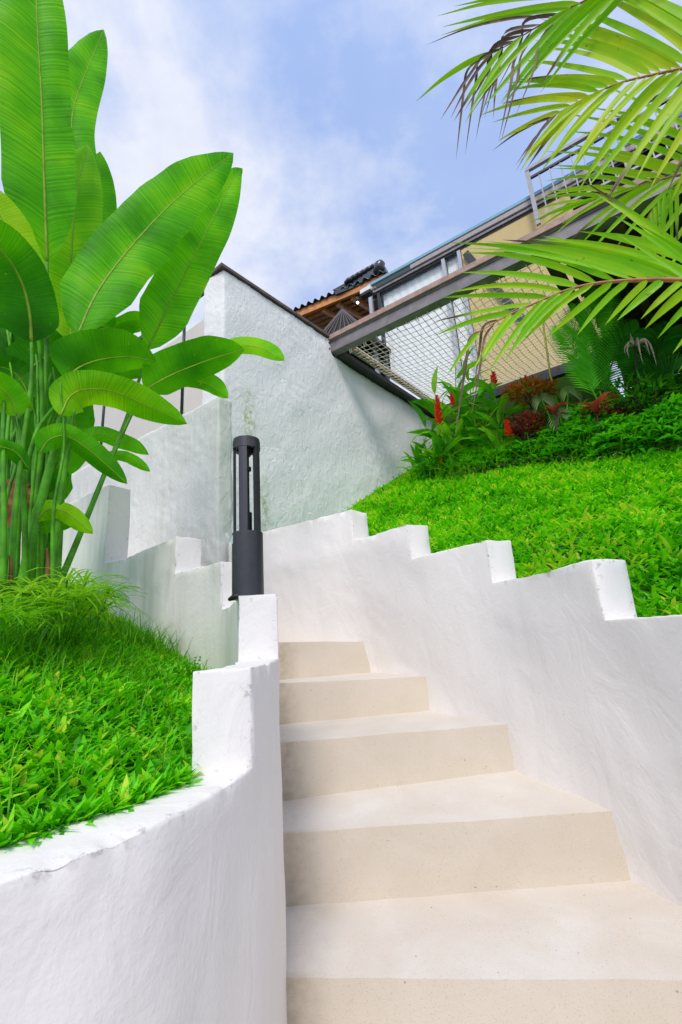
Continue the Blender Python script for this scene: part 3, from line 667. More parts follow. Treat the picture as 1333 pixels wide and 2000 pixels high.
vbar('edge_timber', .12, 2.1, .11, KZ + .118, KZ + .165, .05, M_TIMBER, net)
def net_z(a, b): 
    sag = .16 * math.sin(math.pi * min(1, max(0, a / NU_))) ** .7 * math.sin(math.pi * min(1, max(0, b / NV_))) ** .7
    return KZ + .13 - sag + .012 * mnoise.noise((a * 3, b * 3, 1))
parts = []; sp_ = .064
def wob(a_, b_): return .010 * mnoise.noise((a_ * 5, b_ * 5, 3)) + .016 * mnoise.noise((a_ * 1.5, b_ * 1.5, 8))
def nodez(a_, b_): return net_z(a_, b_)
for i in range(int((NU_ - .14) / sp_) + 1):
    a_ = .13 + i * sp_
    parts.append(tube([HP(a_ + wob(a_, b_), b_ + wob(b_ + 4, a_), net_z(a_, b_)) for b_ in np.arange(.09, NV_, sp_ / 2)], .0036, 4, False))
for i in range(int((NV_ - .1) / sp_) + 1):
    b_ = .09 + i * sp_
    parts.append(tube([HP(a_ + wob(a_, b_), b_ + wob(b_ + 4, a_), net_z(a_, b_) - .004) for a_ in np.arange(.13, NU_, sp_ / 2)], .0036, 4, False))
for i in range(int((NU_ - .14) / sp_) + 1):
    for j in range(int((NV_ - .1) / sp_) + 1):
        a_ = .13 + i * sp_; b_ = .09 + j * sp_; c = HP(a_ + wob(a_, b_), b_ + wob(b_ + 4, a_), net_z(a_, b_) - .002)
        parts.append(tube([c - Vector((0, 0, .008)), c, c + Vector((0, 0, .008))], [.0025, .0062, .0025], 5, False))
v, f = merge(parts); pmesh('mesh_rope', v, f, M_ROPE, net)
parts = []
for i in range(46):                      # lashing round the timber
    b_ = .14 + 1.92 * i / 46; ph = random.uniform(-.02, .02)
    parts.append(tube([HP(.16, b_ + .02 + ph, KZ + .14), HP(.135, b_, KZ + .172), HP(.085, b_ - .01, KZ + .170), HP(.078, b_ - .015, KZ + .125), HP(.10, b_ + .01, KZ + .108), HP(.15, b_ + .03 + ph, KZ + .125)], .0055, 4, False))
v, f = merge(parts); tag(pmesh('lashing', v, f, M_ROPE, net), kind='stuff')
for u in (.19, .21, .36, .38):
    v, f = tube([HP(u, .075, zB + .15), HP(u, .078, zB + .02), HP(u + .004, .085, zB - .055)], .006, 5); pmesh('hanging_cord', v, f, M_ROPE, net)
for u in np.arange(.5, 2.0, .11):
    v, f = tube([HP(u, .07, zB + .13), HP(u + .01, .075, zB - .0), HP(u + .02, .10, zB - .01 - random.uniform(0, .03))], .0045, 4); pmesh('tie_cord', v, f, M_ROPE, net)

# ------------------------------------------------------------------ house above the net
VF = 2.15
hs = thing('house', 'upper floor of a house with white doors, ochre wall and grey eaves', 'house', HP(1.2, VF, 2.95))
FL = 2.95
def fz(x, y): 
    o = HP(0, VF, 0); return WP(x, y, (o.x, o.y), BD)
def fu(x, y):
    p = fz(x, y); o = HP(0, VF, 0); return float(np.dot(np.array([p.x - o.x, p.y - o.y]), BD)), p.z - EYE
uL, zE = fu(723, 560)
U1 = 4.2
def band(name, z0, z1, dv, w, m, u0=None, u1=U1): return ubar(name, (uL if u0 is None else u0), u1, VF - dv, zE - z1, zE - z0, w, m, hs, .003)
band('canopy_glass_edge', .0, .045, .06, .02, simple('blue_glass_edge', (0.22, 0.42, 0.55), .5, var=.1, spec=.2))
band('canopy_bar', .045, .072, .02, .10, M_STEELD)
band('eave_fascia', .074, .140, .01, .12, simple('taupe_fascia', (0.36, 0.31, 0.30), .6, var=.12), uL + .75)
band('green_gutter', .074, .140, .005, .12, simple('dark_green_gutter', (0.02, 0.06, 0.045), .45), uL + .06, uL + .745)
band('shadow_batten', .142, .160, .02, .10, M_STEELD)
band('eave_channel', .162, .205, .01, .10, M_STEEL)
band('door_header', .207, .235, .0, .08, M_STEELD)
zt = zE - .237; zf_ = FL - .10
def panel(name, u0, u1, z0, z1, v, t, m, par=hs, bev=0):
    return bar_obj(name, HP(u0, v, (z0 + z1) / 2), HP(u1, v, (z0 + z1) / 2), t, z1 - z0, m, par, bev)
u2 = fu(872, 540)[0]; u3 = fu(903, 525)[0]
bar_obj('corner_post', HP(uL + .03, VF - .06, zf_), HP(uL + .03, VF - .06, zE - .03), .055, .05, M_ALU, hs, .003, side=BDV)
for u in (uL + .16, u2, u3):
    bar_obj('door_post', HP(u, VF - .02, zf_), HP(u, VF - .02, zt), .05, .05, M_ALU if u > 0 else M_STEELD, hs, .003, side=BDV)
# pleated white curtains behind glass
def curtain(u0, u1):
    n = 60; v = []; f = []
    for i in range(n + 1):
        u = u0 + (u1 - u0) * i / n; dv = .005 * math.sin(i * .9) + .003 * math.sin(i * 2.3)
        v += [HP(u, VF + .05 + dv, zf_), HP(u, VF + .05 + dv * .6, zt)]
    for i in range(n): f.append((2 * i, 2 * i + 2, 2 * i + 3, 2 * i + 1))
    pmesh('curtain', v, f, M_CURTAIN, hs)
curtain(uL + .19, u2 - .02); curtain(u2 + .02, u3 - .02)
for a_, b_ in ((uL + .19, u2 - .03), (u2 + .03, u3 - .03)): panel('door_glass', a_, b_, zf_, zt, VF - .01, .008, M_GLASS)
panel('ochre_wall', u3 + .03, 2.15, zf_, zt, VF + .03, .12, M_YELLOW)
panel('inner_wall', 2.15, U1, zf_, zt, VF + .9, .12, M_DECK)
ua, za_ = fu(914, 500); ub_, zb_ = fu(1035, 640)
bar_obj('dark_diagonal', HP(ua, VF - .06, za_), HP(ub_, VF - .06, zb_), .09, .05, M_STEELD, hs, .003, side=Vector((0, 0, 1)))  # dark diagonal strip set across the front of the ochre wall
bm = bmesh.new()
prism(bm, [tuple(HP(a_, b_, 0)[:2]) for a_, b_ in ((uL - .1, VF + .1), (U1, VF + .1), (U1, VF + 4), (uL - .1, VF + 4))], zE - .20, zE - .05)
bm_obj('roof_slab', bm, M_STEEL, hs)
bm = bmesh.new()
prism(bm, [tuple(HP(a_, b_, 0)[:2]) for a_, b_ in ((uL - .1, VF - .02), (2.05, VF - .02), (2.05, VF + 4), (uL - .1, VF + 4))], KZ + .02, zf_ - .004)
bm_obj('terrace_slab', bm, M_BEIGE, hs)
# timber deck right of the net: boards and joists seen from below
dk = thing('timber_deck', 'dark timber deck right of the net, boards and joists seen from below', 'deck', HP(3.5, 1.2, 2.9))
nb_ = 15
for i in range(nb_):
    v0 = .12 + i * .215
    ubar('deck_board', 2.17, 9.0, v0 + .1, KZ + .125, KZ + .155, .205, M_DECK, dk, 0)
for u in (2.6, 3.25, 3.9, 4.6): vbar('joist', .11, 3.1, u, KZ + .0, KZ + .12, .07, simple('joist_timber', (.085, .042, .022), .8, var=.4, bump=.2) if u == 2.6 else bpy.data.materials['joist_timber'], dk)
bm = bmesh.new(); prism(bm, [tuple(HP(a_, b_, 0)[:2]) for a_, b_ in ((-.2, 3.2), (12.0, 3.2), (12.0, 3.35), (-.2, 3.35))], .3, KZ - .55)
tag(bm_obj('retaining_wall', bm, M_KHAKI, None, False, .01), 'low khaki retaining wall in the shade under the deck', 'wall')
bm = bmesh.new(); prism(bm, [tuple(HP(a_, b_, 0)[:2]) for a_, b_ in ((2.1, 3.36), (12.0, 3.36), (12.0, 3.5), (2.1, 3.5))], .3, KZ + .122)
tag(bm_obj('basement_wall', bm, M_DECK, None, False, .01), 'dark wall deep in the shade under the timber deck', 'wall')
# slanting timber props under the deck
pr = thing('timber_prop', 'slanting brown timber prop in the dark under the deck', 'post', W(1290, 610, 5.3))
bar_obj('prop_shaft', W(1262, 480, 5.0), W(1292, 640, 5.6), .05, .05, bpy.data.materials['joist_timber'], pr)

M_RAIL = simple('pale_grey_railing', (0.33, 0.34, 0.38), .5, var=.12)
# balcony railing above the eaves
rl = thing('balcony_railing', 'grey steel balcony railing with thin upright bars above the eaves', 'railing', HP(1.8, VF - .2, zE))
VR = VF - .18; oR = HP(0, VR, 0)
def ru(x, y):
    p = WP(x, y, (oR.x, oR.y), BD); return float(np.dot(np.array([p.x - oR.x, p.y - oR.y]), BD)), p.z - EYE
ur, zr = ru(1030, 336); _, zrb = ru(1054, 438)
bar_obj('end_post', HP(ur, VR, zrb), HP(ur, VR, zr), .05, .04, M_RAIL, rl, .003, side=BDV)
ubar('top_rail', ur - .02, U1, VR, zr, zr + .045, .05, M_RAIL, rl)
ubar('second_rail', ur + .026, U1, VR, zr - .135, zr - .105, .03, M_STEELD, rl)
k = 1
while ur + k * .125 < U1 - .1:
    w_ = .045 if k % 8 == 0 else .014
    bar_obj('upright_bar', HP(ur + k * .125, VR, zrb + .1), HP(ur + k * .125, VR, zr - (.0 if k % 8 == 0 else .137)), w_, w_, M_RAIL, rl, 0, side=BDV); k += 1
ubar('bottom_rail', ur + .026, U1, VR, zrb + .07, zrb + .1, .03, M_RAIL, rl)

# floodlight box at the left end of the eaves
fl = thing('flood_light', 'small white floodlight box with dark face at the end of the eaves', 'lamp', W(716, 575, 5.9))
c = W(717, 571, 5.85)
bar_obj('housing', c - BDV * .09 + Vector((0, 0, .02)), c + BDV * .09 + Vector((0, 0, .02)), .10, .07, M_WHITE, fl, .006)
bar_obj('dark_face', c - BDV * .085 - Vector((0, 0, .035)), c + BDV * .085 - Vector((0, 0, .035)), .10, .05, M_LAMPIN, fl, .004)
bar_obj('bracket', c + BDV * .09, c + BDV * .16, .03, .03, M_STEEL, fl, 0)

# tiled pavilion roof
pv = thing('pavilion_roof', 'dark tiled pavilion roof with orange timber edge behind the tall wall', 'roof', W(660, 590, 7.4))
Dp0, Dp1 = 7.9, 7.0
pa = W(566, 616, Dp0); pb = W(756, 536, Dp1)
pdir = (pb - pa).normalized(); pback = Vector((-pdir.y, pdir.x, 0)).normalized()
if pback.y < 0: pback = -pback
bar_obj('fascia_board', pa - Vector((0, 0, .06)), pb - Vector((0, 0, .06)), .05, .155, M_ORANGE, pv, .006)
ra = pa + pback * 2.2 + Vector((0, 0, .9)); rb = pb + pback * 2.2 + Vector((0, 0, .9))
pmesh('roof_deck', [pa + Vector((0, 0, .0)), pb + Vector((0, 0, .0)), rb, ra, pa + Vector((0, 0, -.04)), pb + Vector((0, 0, -.04)), rb + Vector((0, 0, -.04)), ra + Vector((0, 0, -.04))], [(0, 1, 2, 3), (7, 6, 5, 4), (0, 4, 5, 1), (1, 5, 6, 2), (2, 6, 7, 3), (3, 7, 4, 0)], M_ORANGE, pv, False)
L_ = (pb - pa).length; nt_ = 14; sl_ = (ra - pa).normalized()
def tile_mesh():
    v = []; f = []; n = 8; w = L_ / nt_
    for j, t in enumerate((0, .32)):
        for s in (0, .014):
            for i in range(n + 1):
                x = i / n; hgt = .045 * (math.sin(math.pi * min(1, x / .62)) if x < .62 else -.35 * math.sin(math.pi * (x - .62) / .38))
                v.append(Vector(((x - .5) * w * 1.06, t, hgt + s + (.02 - .02 * j))))
    k_ = n + 1
    for i in range(n):
        f += [(i, i + 1, i + 1 + 2 * k_, i + 2 * k_), (k_ + i, 3 * k_ + i, 3 * k_ + i + 1, k_ + i + 1), (i, k_ + i, k_ + i + 1, i + 1)]
    me = bpy.data.meshes.new('tile'); me.from_pydata(v, [], f); me.materials.append(M_TILE); return me
tme = tile_mesh(); zx = pdir; zy = sl_; zz = zx.cross(zy)
for r_ in range(3):
    for i in range(nt_):
        o = link('tile', tme, None, None, True)
        c = pa + pdir * (L_ * (i + .5) / nt_) + sl_ * (r_ * .28 - .06) + zz * (.012 + random.uniform(-.004, .004))
        mw = Matrix(((zx.x, zy.x, zz.x, c.x), (zx.y, zy.y, zz.y, c.y), (zx.z, zy.z, zz.z, c.z), (0, 0, 0, 1)))
        o.parent = pv; o.matrix_parent_inverse = parent_world(pv).inverted(); o.matrix_basis = mw
hv = [W(650, 566, 7.32), W(748, 512, 7.02), W(756, 535, 7.0), W(656, 575, 7.3)]
pmesh('hip_ridge', hv + [q + pback * .25 for q in hv], [(0, 1, 2, 3), (7, 6, 5, 4), (0, 4, 5, 1), (1, 5, 6, 2), (2, 6, 7, 3), (3, 7, 4, 0)], M_TILE, pv, False)
# verge tiles climbing at the right hand end
for i in range(7):
    a_ = W(680 + i * 9.5, 551 - i * 5.3, 7.18 - .02 * i); 
    v, f = tube([a_ - pdir * .07, a_ + pdir * .01 + Vector((0, 0, .04)), a_ + pdir * .09 + Vector((0, 0, .045))], [.03, .045, .04], 8); pmesh('verge_tile', v, f, M_TILE, pv)
cx = W(741, 522, 7.0); v, f = tube([cx - pdir * .05 - Vector((0, 0, .10)), cx - pdir * .01, cx + Vector((0, 0, .07)) + pdir * .03, cx + Vector((0, 0, .105)) + pdir * .02], [.075, .095, .09, .055], 10); pmesh('end_cap', v, f, M_TILE, pv)
for i in range(6):                          # battens and rafters under the roof
    t = .25 + i * .28; a_ = pa + sl_ * t - zz * .09; b_ = pb + sl_ * t - zz * .09
    bar_obj('batten', a_, b_, .06, .05, M_PLANK if i % 2 else M_ORANGE, pv, 0)
for i in range(5):
    p = pa + pdir * L_ * (.35 + .15 * i) - zz * .15; bar_obj('rafter', p, p + sl_ * 2.0, .07, .08, M_ORANGE, pv, 0)
bar_obj('post', pb + pback * .3 - Vector((0, 0, .15)), pb + pback * .3 - Vector((0, 0, 2.2)), .12, .12, M_ORANGE, pv, .01, side=BDV)
dl = W(699, 591, 6.9)
bm = bmesh.new(); bmesh.ops.create_uvsphere(bm, u_segments=12, v_segments=8, radius=.022, matrix=Matrix.Translation(dl))
me_, tt_, bb_, NN_, LL_ = mat('warm_bulb'); bb_.inputs['Emission Color'].default_value = (1, .78, .4, 1); bb_.inputs['Emission Strength'].default_value = 6
dlt = thing('spot_light', 'tiny lit warm spotlight under the tiled pavilion roof', 'lamp', dl)
bm_obj('bulb', bm, me_, dlt, True)
v, f = tube([dl + Vector((0, 0, .02)), dl + Vector((0, 0, .10))], .035, 10); pmesh('housing', v, f, M_LAMPIN, dlt)

# black parasol under that roof
ap = W(669, 604, 6.6); pz = thing('parasol', 'black ribbed parasol under the tiled pavilion roof', 'parasol', ap - Vector((0, 0, 2.2)))
nr = 44; v = [ap]; f = []
for i in range(nr):
    a_ = 2 * math.pi * i / nr; r1 = .80 - (.015 if i % 2 else 0)
    v.append(ap + Vector((math.cos(a_) * r1, math.sin(a_) * r1, -1.15)))
for i in range(nr): f.append((0, 1 + i, 1 + (i + 1) % nr))
pmesh('canopy', v, f, M_THATCH, pz, False)
Mr = simple('parasol_rib', (.10, .085, .075), .6)
for i in range(0, nr):
    a_ = 2 * math.pi * i / nr
    if math.sin(a_) > .35: continue
    v, f = tube([ap + Vector((0, 0, .012)), ap + Vector((math.cos(a_) * .8, math.sin(a_) * .8, -1.135))], [.008, .011], 4); pmesh('rib', v, f, Mr, pz)
v, f = tube([ap + Vector((0, 0, .05)), ap - Vector((0, 0, 2.2))], .025, 8); pmesh('pole', v, f, M_LAMPIN, pz)

# ------------------------------------------------------------------ bollard lamp
ba = W(485, 1160, 1.34); bz = .75 * H + EYE
q = ray(485, 1160); LBx = np.array([q[0], q[1]]) * 1.352
lz = bz - .006; lx, ly = LBx
top_z = W(485, 862, 1.352).z
bl = thing('bollard_lamp', 'charcoal cylindrical bollard lamp with slatted upper half on the wall pier', 'lamp', (lx, ly, lz))
rB = .0415; hz = top_z - lz; zs = lz + hz * .395
def ringtube(z0, z1, r0, r1=None, ri=None, n=40):
    r1 = r1 or r0; v = []; f = []
    prof = [(r0, z0), (r1, z1)] if ri is None else [(ri, z0), (r0, z0), (r0, z1 - .0015), (r0 - .0015, z1), (ri, z1)]
    for (r_, z_) in prof:
        for i in range(n): a_ = 2 * math.pi * i / n; v.append((lx + r_ * math.cos(a_), ly + r_ * math.sin(a_), z_))
    m_ = len(prof)
    for j in range(m_ - 1 if ri is None else m_):
        for i in range(n): f.append((j * n + i, j * n + (i + 1) % n, ((j + 1) % m_) * n + (i + 1) % n, ((j + 1) % m_) * n + i))
    if ri is None: f.append(tuple(range(n))[::-1]); f.append(tuple(range(n, 2 * n)))
    return v, f
def flat(o): o.data.set_sharp_from_angle(angle=R(40)); return o
flat(pmesh('base_tube', *ringtube(lz, zs, rB + .0035, ri=.004), M_LAMP, bl))
flat(pmesh('top_ring', *ringtube(top_z - .031, top_z - .004, rB + .0005, ri=.030), M_LAMP, bl))
flat(pmesh('top_lid', *ringtube(top_z - .005, top_z + .002, rB - .001), M_LAMP, bl))
camdir = math.atan2(-ly, -lx)
for k_ in range(5):
    a_ = camdir - R(17) + k_ * R(72)
    bm = bmesh.new(); da = R(18); n = 5; ro, rin = rB - .0005, rB - .008
    vs_ = []
    for z_ in (zs - .002, top_z - .03):
        vs_.append([bm.verts.new((lx + r_ * math.cos(a_ + da * (2 * i / n - 1)), ly + r_ * math.sin(a_ + da * (2 * i / n - 1)), z_)) for r_ in (rin, ro) for i in range(n + 1)])
    m_ = n + 1
    for i in range(n):
        bm.faces.new((vs_[0][m_ + i], vs_[0][m_ + i + 1], vs_[1][m_ + i + 1], vs_[1][m_ + i])); bm.faces.new((vs_[0][i + 1], vs_[0][i], vs_[1][i], vs_[1][i + 1]))
    for i in (0, n): bm.faces.new((vs_[0][i], vs_[0][m_ + i], vs_[1][m_ + i], vs_[1][i]))
    bm_obj('slat', bm, M_LAMP, bl)
flat(pmesh('inner_rod', *ringtube(zs - .002, top_z - .02, .0075), M_LAMP, bl))
flat(pmesh('lamp_head', *ringtube(top_z - .050, top_z - .012, .012, .021), M_LAMPIN, bl))
flat(pmesh('inner_collar', *ringtube(top_z - .098, top_z - .088, .0135), M_LAMPIN, bl))
flat(pmesh('reflector_base', *ringtube(zs - .002, zs + .062, .014), M_LAMPIN, bl))
a0 = camdir - R(74)
v = []; f = []
for i in range(5):
    for z_ in (zs - .034, zs - .009):
        a_ = a0 - R(0) + R(24) * (i / 4 - .5); v.append((lx + (rB + .0045) * math.cos(a_), ly + (rB + .0045) * math.sin(a_), z_))
for i in range(4): f.append((2 * i, 2 * i + 2, 2 * i + 3, 2 * i + 1))
pmesh('sticker', v, f, M_STICKER, bl)
ct = W(462, 1164, 1.32); ct2 = W(448, 1171, 1.34)
v, f = tube([ct + Vector((.012, 0, -.002)), ct, ct * .5 + ct2 * .5 + Vector((0, 0, .0)), ct2], [.006, .008, .008, .005], 8); pmesh('cable_gland', v, f, M_LAMPIN, bl)

# ------------------------------------------------------------------ leaves
def blade(mid, hw_l, hw_r, nrm, fold=.15, wave=0.0, droop=0.0, n=26, across=4, shape='leaf', tear=None, seed=0):
    """mid: 3D midrib points; half widths (max); nrm: which way the leaf faces. returns verts, faces, uv"""
    P = catmull([tuple(p) for p in mid], max(2, n // (len(mid) - 1))); m = len(P)
    v = []; uv = []; f = []
    d = np.linalg.norm(np.diff(P, axis=0), axis=1); s = np.concatenate([[0], np.cumsum(d)]); s /= s[-1]
    N0 = np.array(nrm, float); N0 /= np.linalg.norm(N0)
    for i in range(m):
        t = P[min(i + 1, m - 1)] - P[max(i - 1, 0)]; t /= np.linalg.norm(t)
        sd_ = np.cross(t, N0); sd_ /= np.linalg.norm(sd_) + 1e-9; nn = np.cross(sd_, t)
        x = s[i]
        if shape == 'leaf': w = (min(1, x / .16) ** .62) * (1 - max(0, (x - .55) / .45) ** 2.3) ** .8
        elif shape == 'lance': w = max(0.0, math.sin(math.pi * min(1, x ** .75))) ** .8
        else: w = min(1, (x / .10)) ** .7 * (1 - max(0, (x - .35) / .65) ** 1.6)     # palm leaflet
        w = max(w, .012)
        for j in range(-across, across + 1):
            c = j / across; hw = (hw_l if j < 0 else hw_r) * w
            if tear and j > 0 and tear[0] < x < tear[0] + .012: hw *= tear[1]
            if tear and j > 0 and x >= tear[0] + .012: hw *= 1 - .12 * max(0, 1 - (x - tear[0]) / .25)
            wv = wave * hw * abs(c) ** 1.5 * (mnoise.noise((x * 6 + seed, j * .25 + seed, seed)) + .35 * mnoise.noise((x * 22 + seed, np.sign(j) * 4.0, seed)))
            ew = 1 + .035 * mnoise.noise((x * 9, np.sign(j) * 7.0, seed * 1.7)) * (abs(c) > .9)
            q = P[i] + sd_ * (c * hw * ew * math.cos(fold)) + nn * (abs(c) * hw * math.sin(fold) - droop * hw * c * c + wv)
            v.append(q); uv.append((x, c))
    k = 2 * across + 1
    for i in range(m - 1):
        for j in range(k - 1):
            a = i * k + j; f.append((a, a + 1, a + k + 1, a + k))
    return v, f, uv, P, s
def view_n(p, up=0.2, right=0.0):
    d = Vector((0, 0, EYE)) - Vector(p); d.z *= .5; d.normalize(); rt = Vector((-d.y, d.x, 0)).normalized()
    rt = rt if rt.x > 0 else -rt
    return (d + Vector((0, 0, up)) + rt * right).normalized()

# ------------------------------------------------------------------ tall broad-leaved plant on the left
hp = thing('heliconia_plant', 'tall clump with huge paddle shaped green leaves in the left garden', 'plant', (-1.25, 1.75, garden_z(-1.25, 1.75) + EYE))
def ipts(px, D0, D1): 
    n = len(px); return [W(x, y, D0 + (D1 - D0) * i / max(1, n - 1)) for i, (x, y) in enumerate(px)]
def hleaf(px, D, hl, hr, tint, up=.2, right=0.0, fold=.12, wave=.18, droop=.1, tear=None, mat_=None, shape='leaf', rib=True):
    """px: midrib base -> tip in photo px; D=(base,tip) distance; hl/hr half widths in px at mid distance"""
    D0, D1 = D if isinstance(D, tuple) else (D, D)
    mid_ = ipts(px, D0, D1); Dm = (D0 + D1) / 2; sc = pxm(mid_[len(mid_) // 2])
    # lengthen scale towards the frame edge
    nr_ = view_n(mid_[len(mid_) // 2], up, right)
    sd = random.uniform(0, 100)
    v, f, uv, P, s = blade(mid_, hl * sc, hr * sc, nr_, fold, wave, droop, n=34, across=5, tear=tear, seed=sd, shape=shape)
    o = pmesh('leaf', v, f, mat_ or M_HELI, hp, True, uv)
    float_attr(o.data, 'tint', [min(1, max(0, tint + .05 * mnoise.noise((u_ * 3, sd, 0)))) for u_, w_ in uv])
    if rib:
        k = 11; step = max(1, len(P) // 16)
        idx = list(range(0, len(P), step))
        pts = [P[i] for i in idx]; rd_ = [max(.0012, .0068 * (hl + hr) / 140 * (1 - .85 * s[i])) for i in idx]
        tv, tf = tube(pts, rd_, 6); pmesh('midrib', tv, tf, M_RIB, o)
    return o
def hstem(px, D, r0, r1, m=None):
    D0, D1 = D if isinstance(D, tuple) else (D, D)
    pts = catmull([tuple(p) for p in ipts(px, D0, D1)], 5); n = len(pts); sc = pxm(pts[n // 2])
    v, f = tube(pts, [(r0 + (r1 - r0) * i / (n - 1)) * sc * .72 for i in range(n)], 8); return pmesh('stem', v, f, m or M_STEM, hp)

# upper leaves
hleaf([(93, 512), (90, 440), (86, 330), (82, 200), (74, 60), (68, -80), (62, -190)], (1.95, 1.75), 70, 56, .50, up=-.1, fold=.30, wave=.20, droop=.25, tear=(.37, .78))
hleaf([(172, 470), (150, 330), (140, 250), (150, 190), (175, 125), (203, 58)], (2.15, 2.2), 46, 40, .44, up=.0, fold=.28, droop=.25)
hleaf([(140, 668), (138, 590), (140, 500), (148, 400), (160, 330), (173, 283)], (2.05, 2.15), 54, 50, .66, up=-.1, right=-.1, fold=.30, wave=.16, droop=.2)
hleaf([(192, 560), (194, 480), (196, 400), (196, 296)], (2.4, 2.4), 34, 30, .42, fold=.05)
hleaf([(152, 655), (190, 572), (250, 490), (325, 408), (395, 346), (456, 299)], (1.9, 1.95), 61, 60, .46, up=-.1, right=-.25, fold=.28, wave=.16, droop=.25, tear=(.62, .55))
hleaf([(288, 684), (330, 598), (372, 515), (415, 430), (455, 350), (474, 329)], (2.1, 2.15), 45, 42, .46, up=.1, right=.1, fold=.30, wave=.24, droop=.2)
hleaf([(62, 588), (44, 540), (25, 480), (0, 420), (-40, 350)], (1.85, 1.8), 50, 44, .78, up=-.1, fold=.1)
hleaf([(95, 560), (62, 470), (30, 390), (20, 370)], (2.3, 2.3), 40, 26, .35, rib=False)
hleaf([(62, 668), (58, 610), (42, 550), (8, 495), (-50, 450), (-100, 430)], (1.75, 1.6), 74, 52, .30, up=-.3, fold=.1, wave=.15)
hleaf([(75, 640), (92, 560), (96, 500), (90, 470)], (2.35, 2.35), 44, 40, .40, fold=.0)
hleaf([(118, 630), (100, 590), (85, 560), (70, 540)], (2.45, 2.45), 34, 36, .20, fold=.0, wave=.3)
# middle, spreading leaves (seen from below)
hleaf([(128, 742), (155, 718), (195, 703), (250, 697), (305, 706)], (1.85, 1.95), 55, 34, .42, up=-.6, fold=-.12, wave=.15)
hleaf([(45, 742), (80, 702), (130, 685), (180, 672), (235, 655)], (2.05, 2.15), 46, 40, .25, up=-.4, fold=-.05)
hleaf([(283, 762), (330, 735), (395, 708), (450, 690), (478, 683)], (2.0, 1.95), 46, 30, .46, up=-.5, fold=-.08, wave=.14)
hleaf([(430, 690), (470, 676), (510, 680), (556, 704)], (2.05, 1.95), 26, 16, .52, up=.3, fold=-.15, wave=.1)
hleaf([(335, 745), (370, 742), (410, 752), (446, 778)], (2.1, 2.05), 22, 14, .50, up=-.3, fold=-.1)
hleaf([(118, 812), (140, 772), (175, 760), (225, 766), (290, 793), (366, 828)], (1.8, 1.9), 34, 34, .55, up=-.5, fold=-.18, wave=.25)
hleaf([(210, 760), (240, 728), (275, 722), (300, 745)], (2.25, 2.25), 18, 18, .38, up=-.4)
hleaf([(205, 655), (240, 640), (265, 628), (300, 622)], (2.35, 2.35), 20, 18, .45, up=-.3)
hleaf([(225, 660), (250, 640), (285, 640)], (2.35, 2.35), 12, 12, .62, up=-.3)
hleaf([(170, 770), (195, 745), (215, 735), (240, 742)], (2.2, 2.2), 16, 16, .30, up=.3)
hleaf([(78, 885), (98, 858), (130, 852), (168, 874), (205, 905), (249, 945)], (1.8, 1.85), 24, 22, .48, up=-.3, fold=-.25, wave=.4)
hleaf([(150, 862), (195, 848), (235, 862), (262, 872), (291, 888)], (2.1, 2.1), 20, 14, .45, up=.2, fold=-.15, wave=.3)
hleaf([(200, 896), (235, 889), (265, 900), (294, 921)], (2.1, 2.1), 12, 11, .45, up=.2, fold=-.2, wave=.35)
hleaf([(132, 792), (146, 820), (148, 870), (126, 932)], (2.2, 2.2), 26, 26, .30, up=.0, fold=.1)
hleaf([(118, 905), (100, 930), (95, 962)], (2.0, 2.0), 26, 24, .32, up=0)
hleaf([(155, 775), (160, 810), (165, 850)], (2.3, 2.3), 22, 24, .30)
hleaf([(35, 812), (22, 780), (-5, 755), (-60, 740)], (1.75, 1.7), 34, 30, .50, up=-.4, fold=-.1)
hleaf([(-40, 865), (0, 872), (32, 884), (58, 918)], (1.7, 1.75), 16, 18, .35, up=-.2, fold=-.2, wave=.3)
hleaf([(68, 1018), (95, 994), (128, 1000), (155, 1020), (182, 1042)], (1.85, 1.85), 20, 18, .62, up=.1, fold=-.2, wave=.4)
hleaf([(60, 1035), (90, 1028), (130, 1022), (150, 1020)], (1.95, 1.95), 12, 14, .35, up=.0)
hleaf([(22, 935), (28, 975), (18, 1030)], (1.95, 1.95), 22, 22, .1, mat_=M_DEAD, wave=.5, rib=False)
hleaf([(48, 940), (46, 975), (36, 1010)], (2.0, 2.0), 14, 12, .1, mat_=M_DEAD, wave=.5, rib=False)
hleaf([(110, 760), (95, 720), (70, 690), (40, 690)], (2.2, 2.2), 34, 30, .22, up=-.2)
hleaf([(60, 860), (75, 800), (80, 760), (85, 720)], (2.3, 2.3), 32, 32, .55, up=0)
hleaf([(100, 880), (110, 820), (112, 760), (108, 700)], (2.35, 2.35), 40, 36, .35, up=0)
hleaf([(20, 760), (30, 690), (20, 630), (5, 590)], (2.3, 2.3), 40, 40, .12, up=0)
hleaf([(40, 640), (60, 590), (70, 540), (66, 480)], (2.5, 2.5), 40, 40, .25)
hleaf([(10, 900), (14, 830), (20, 760), (10, 700)], (2.4, 2.4), 30, 30, .10)
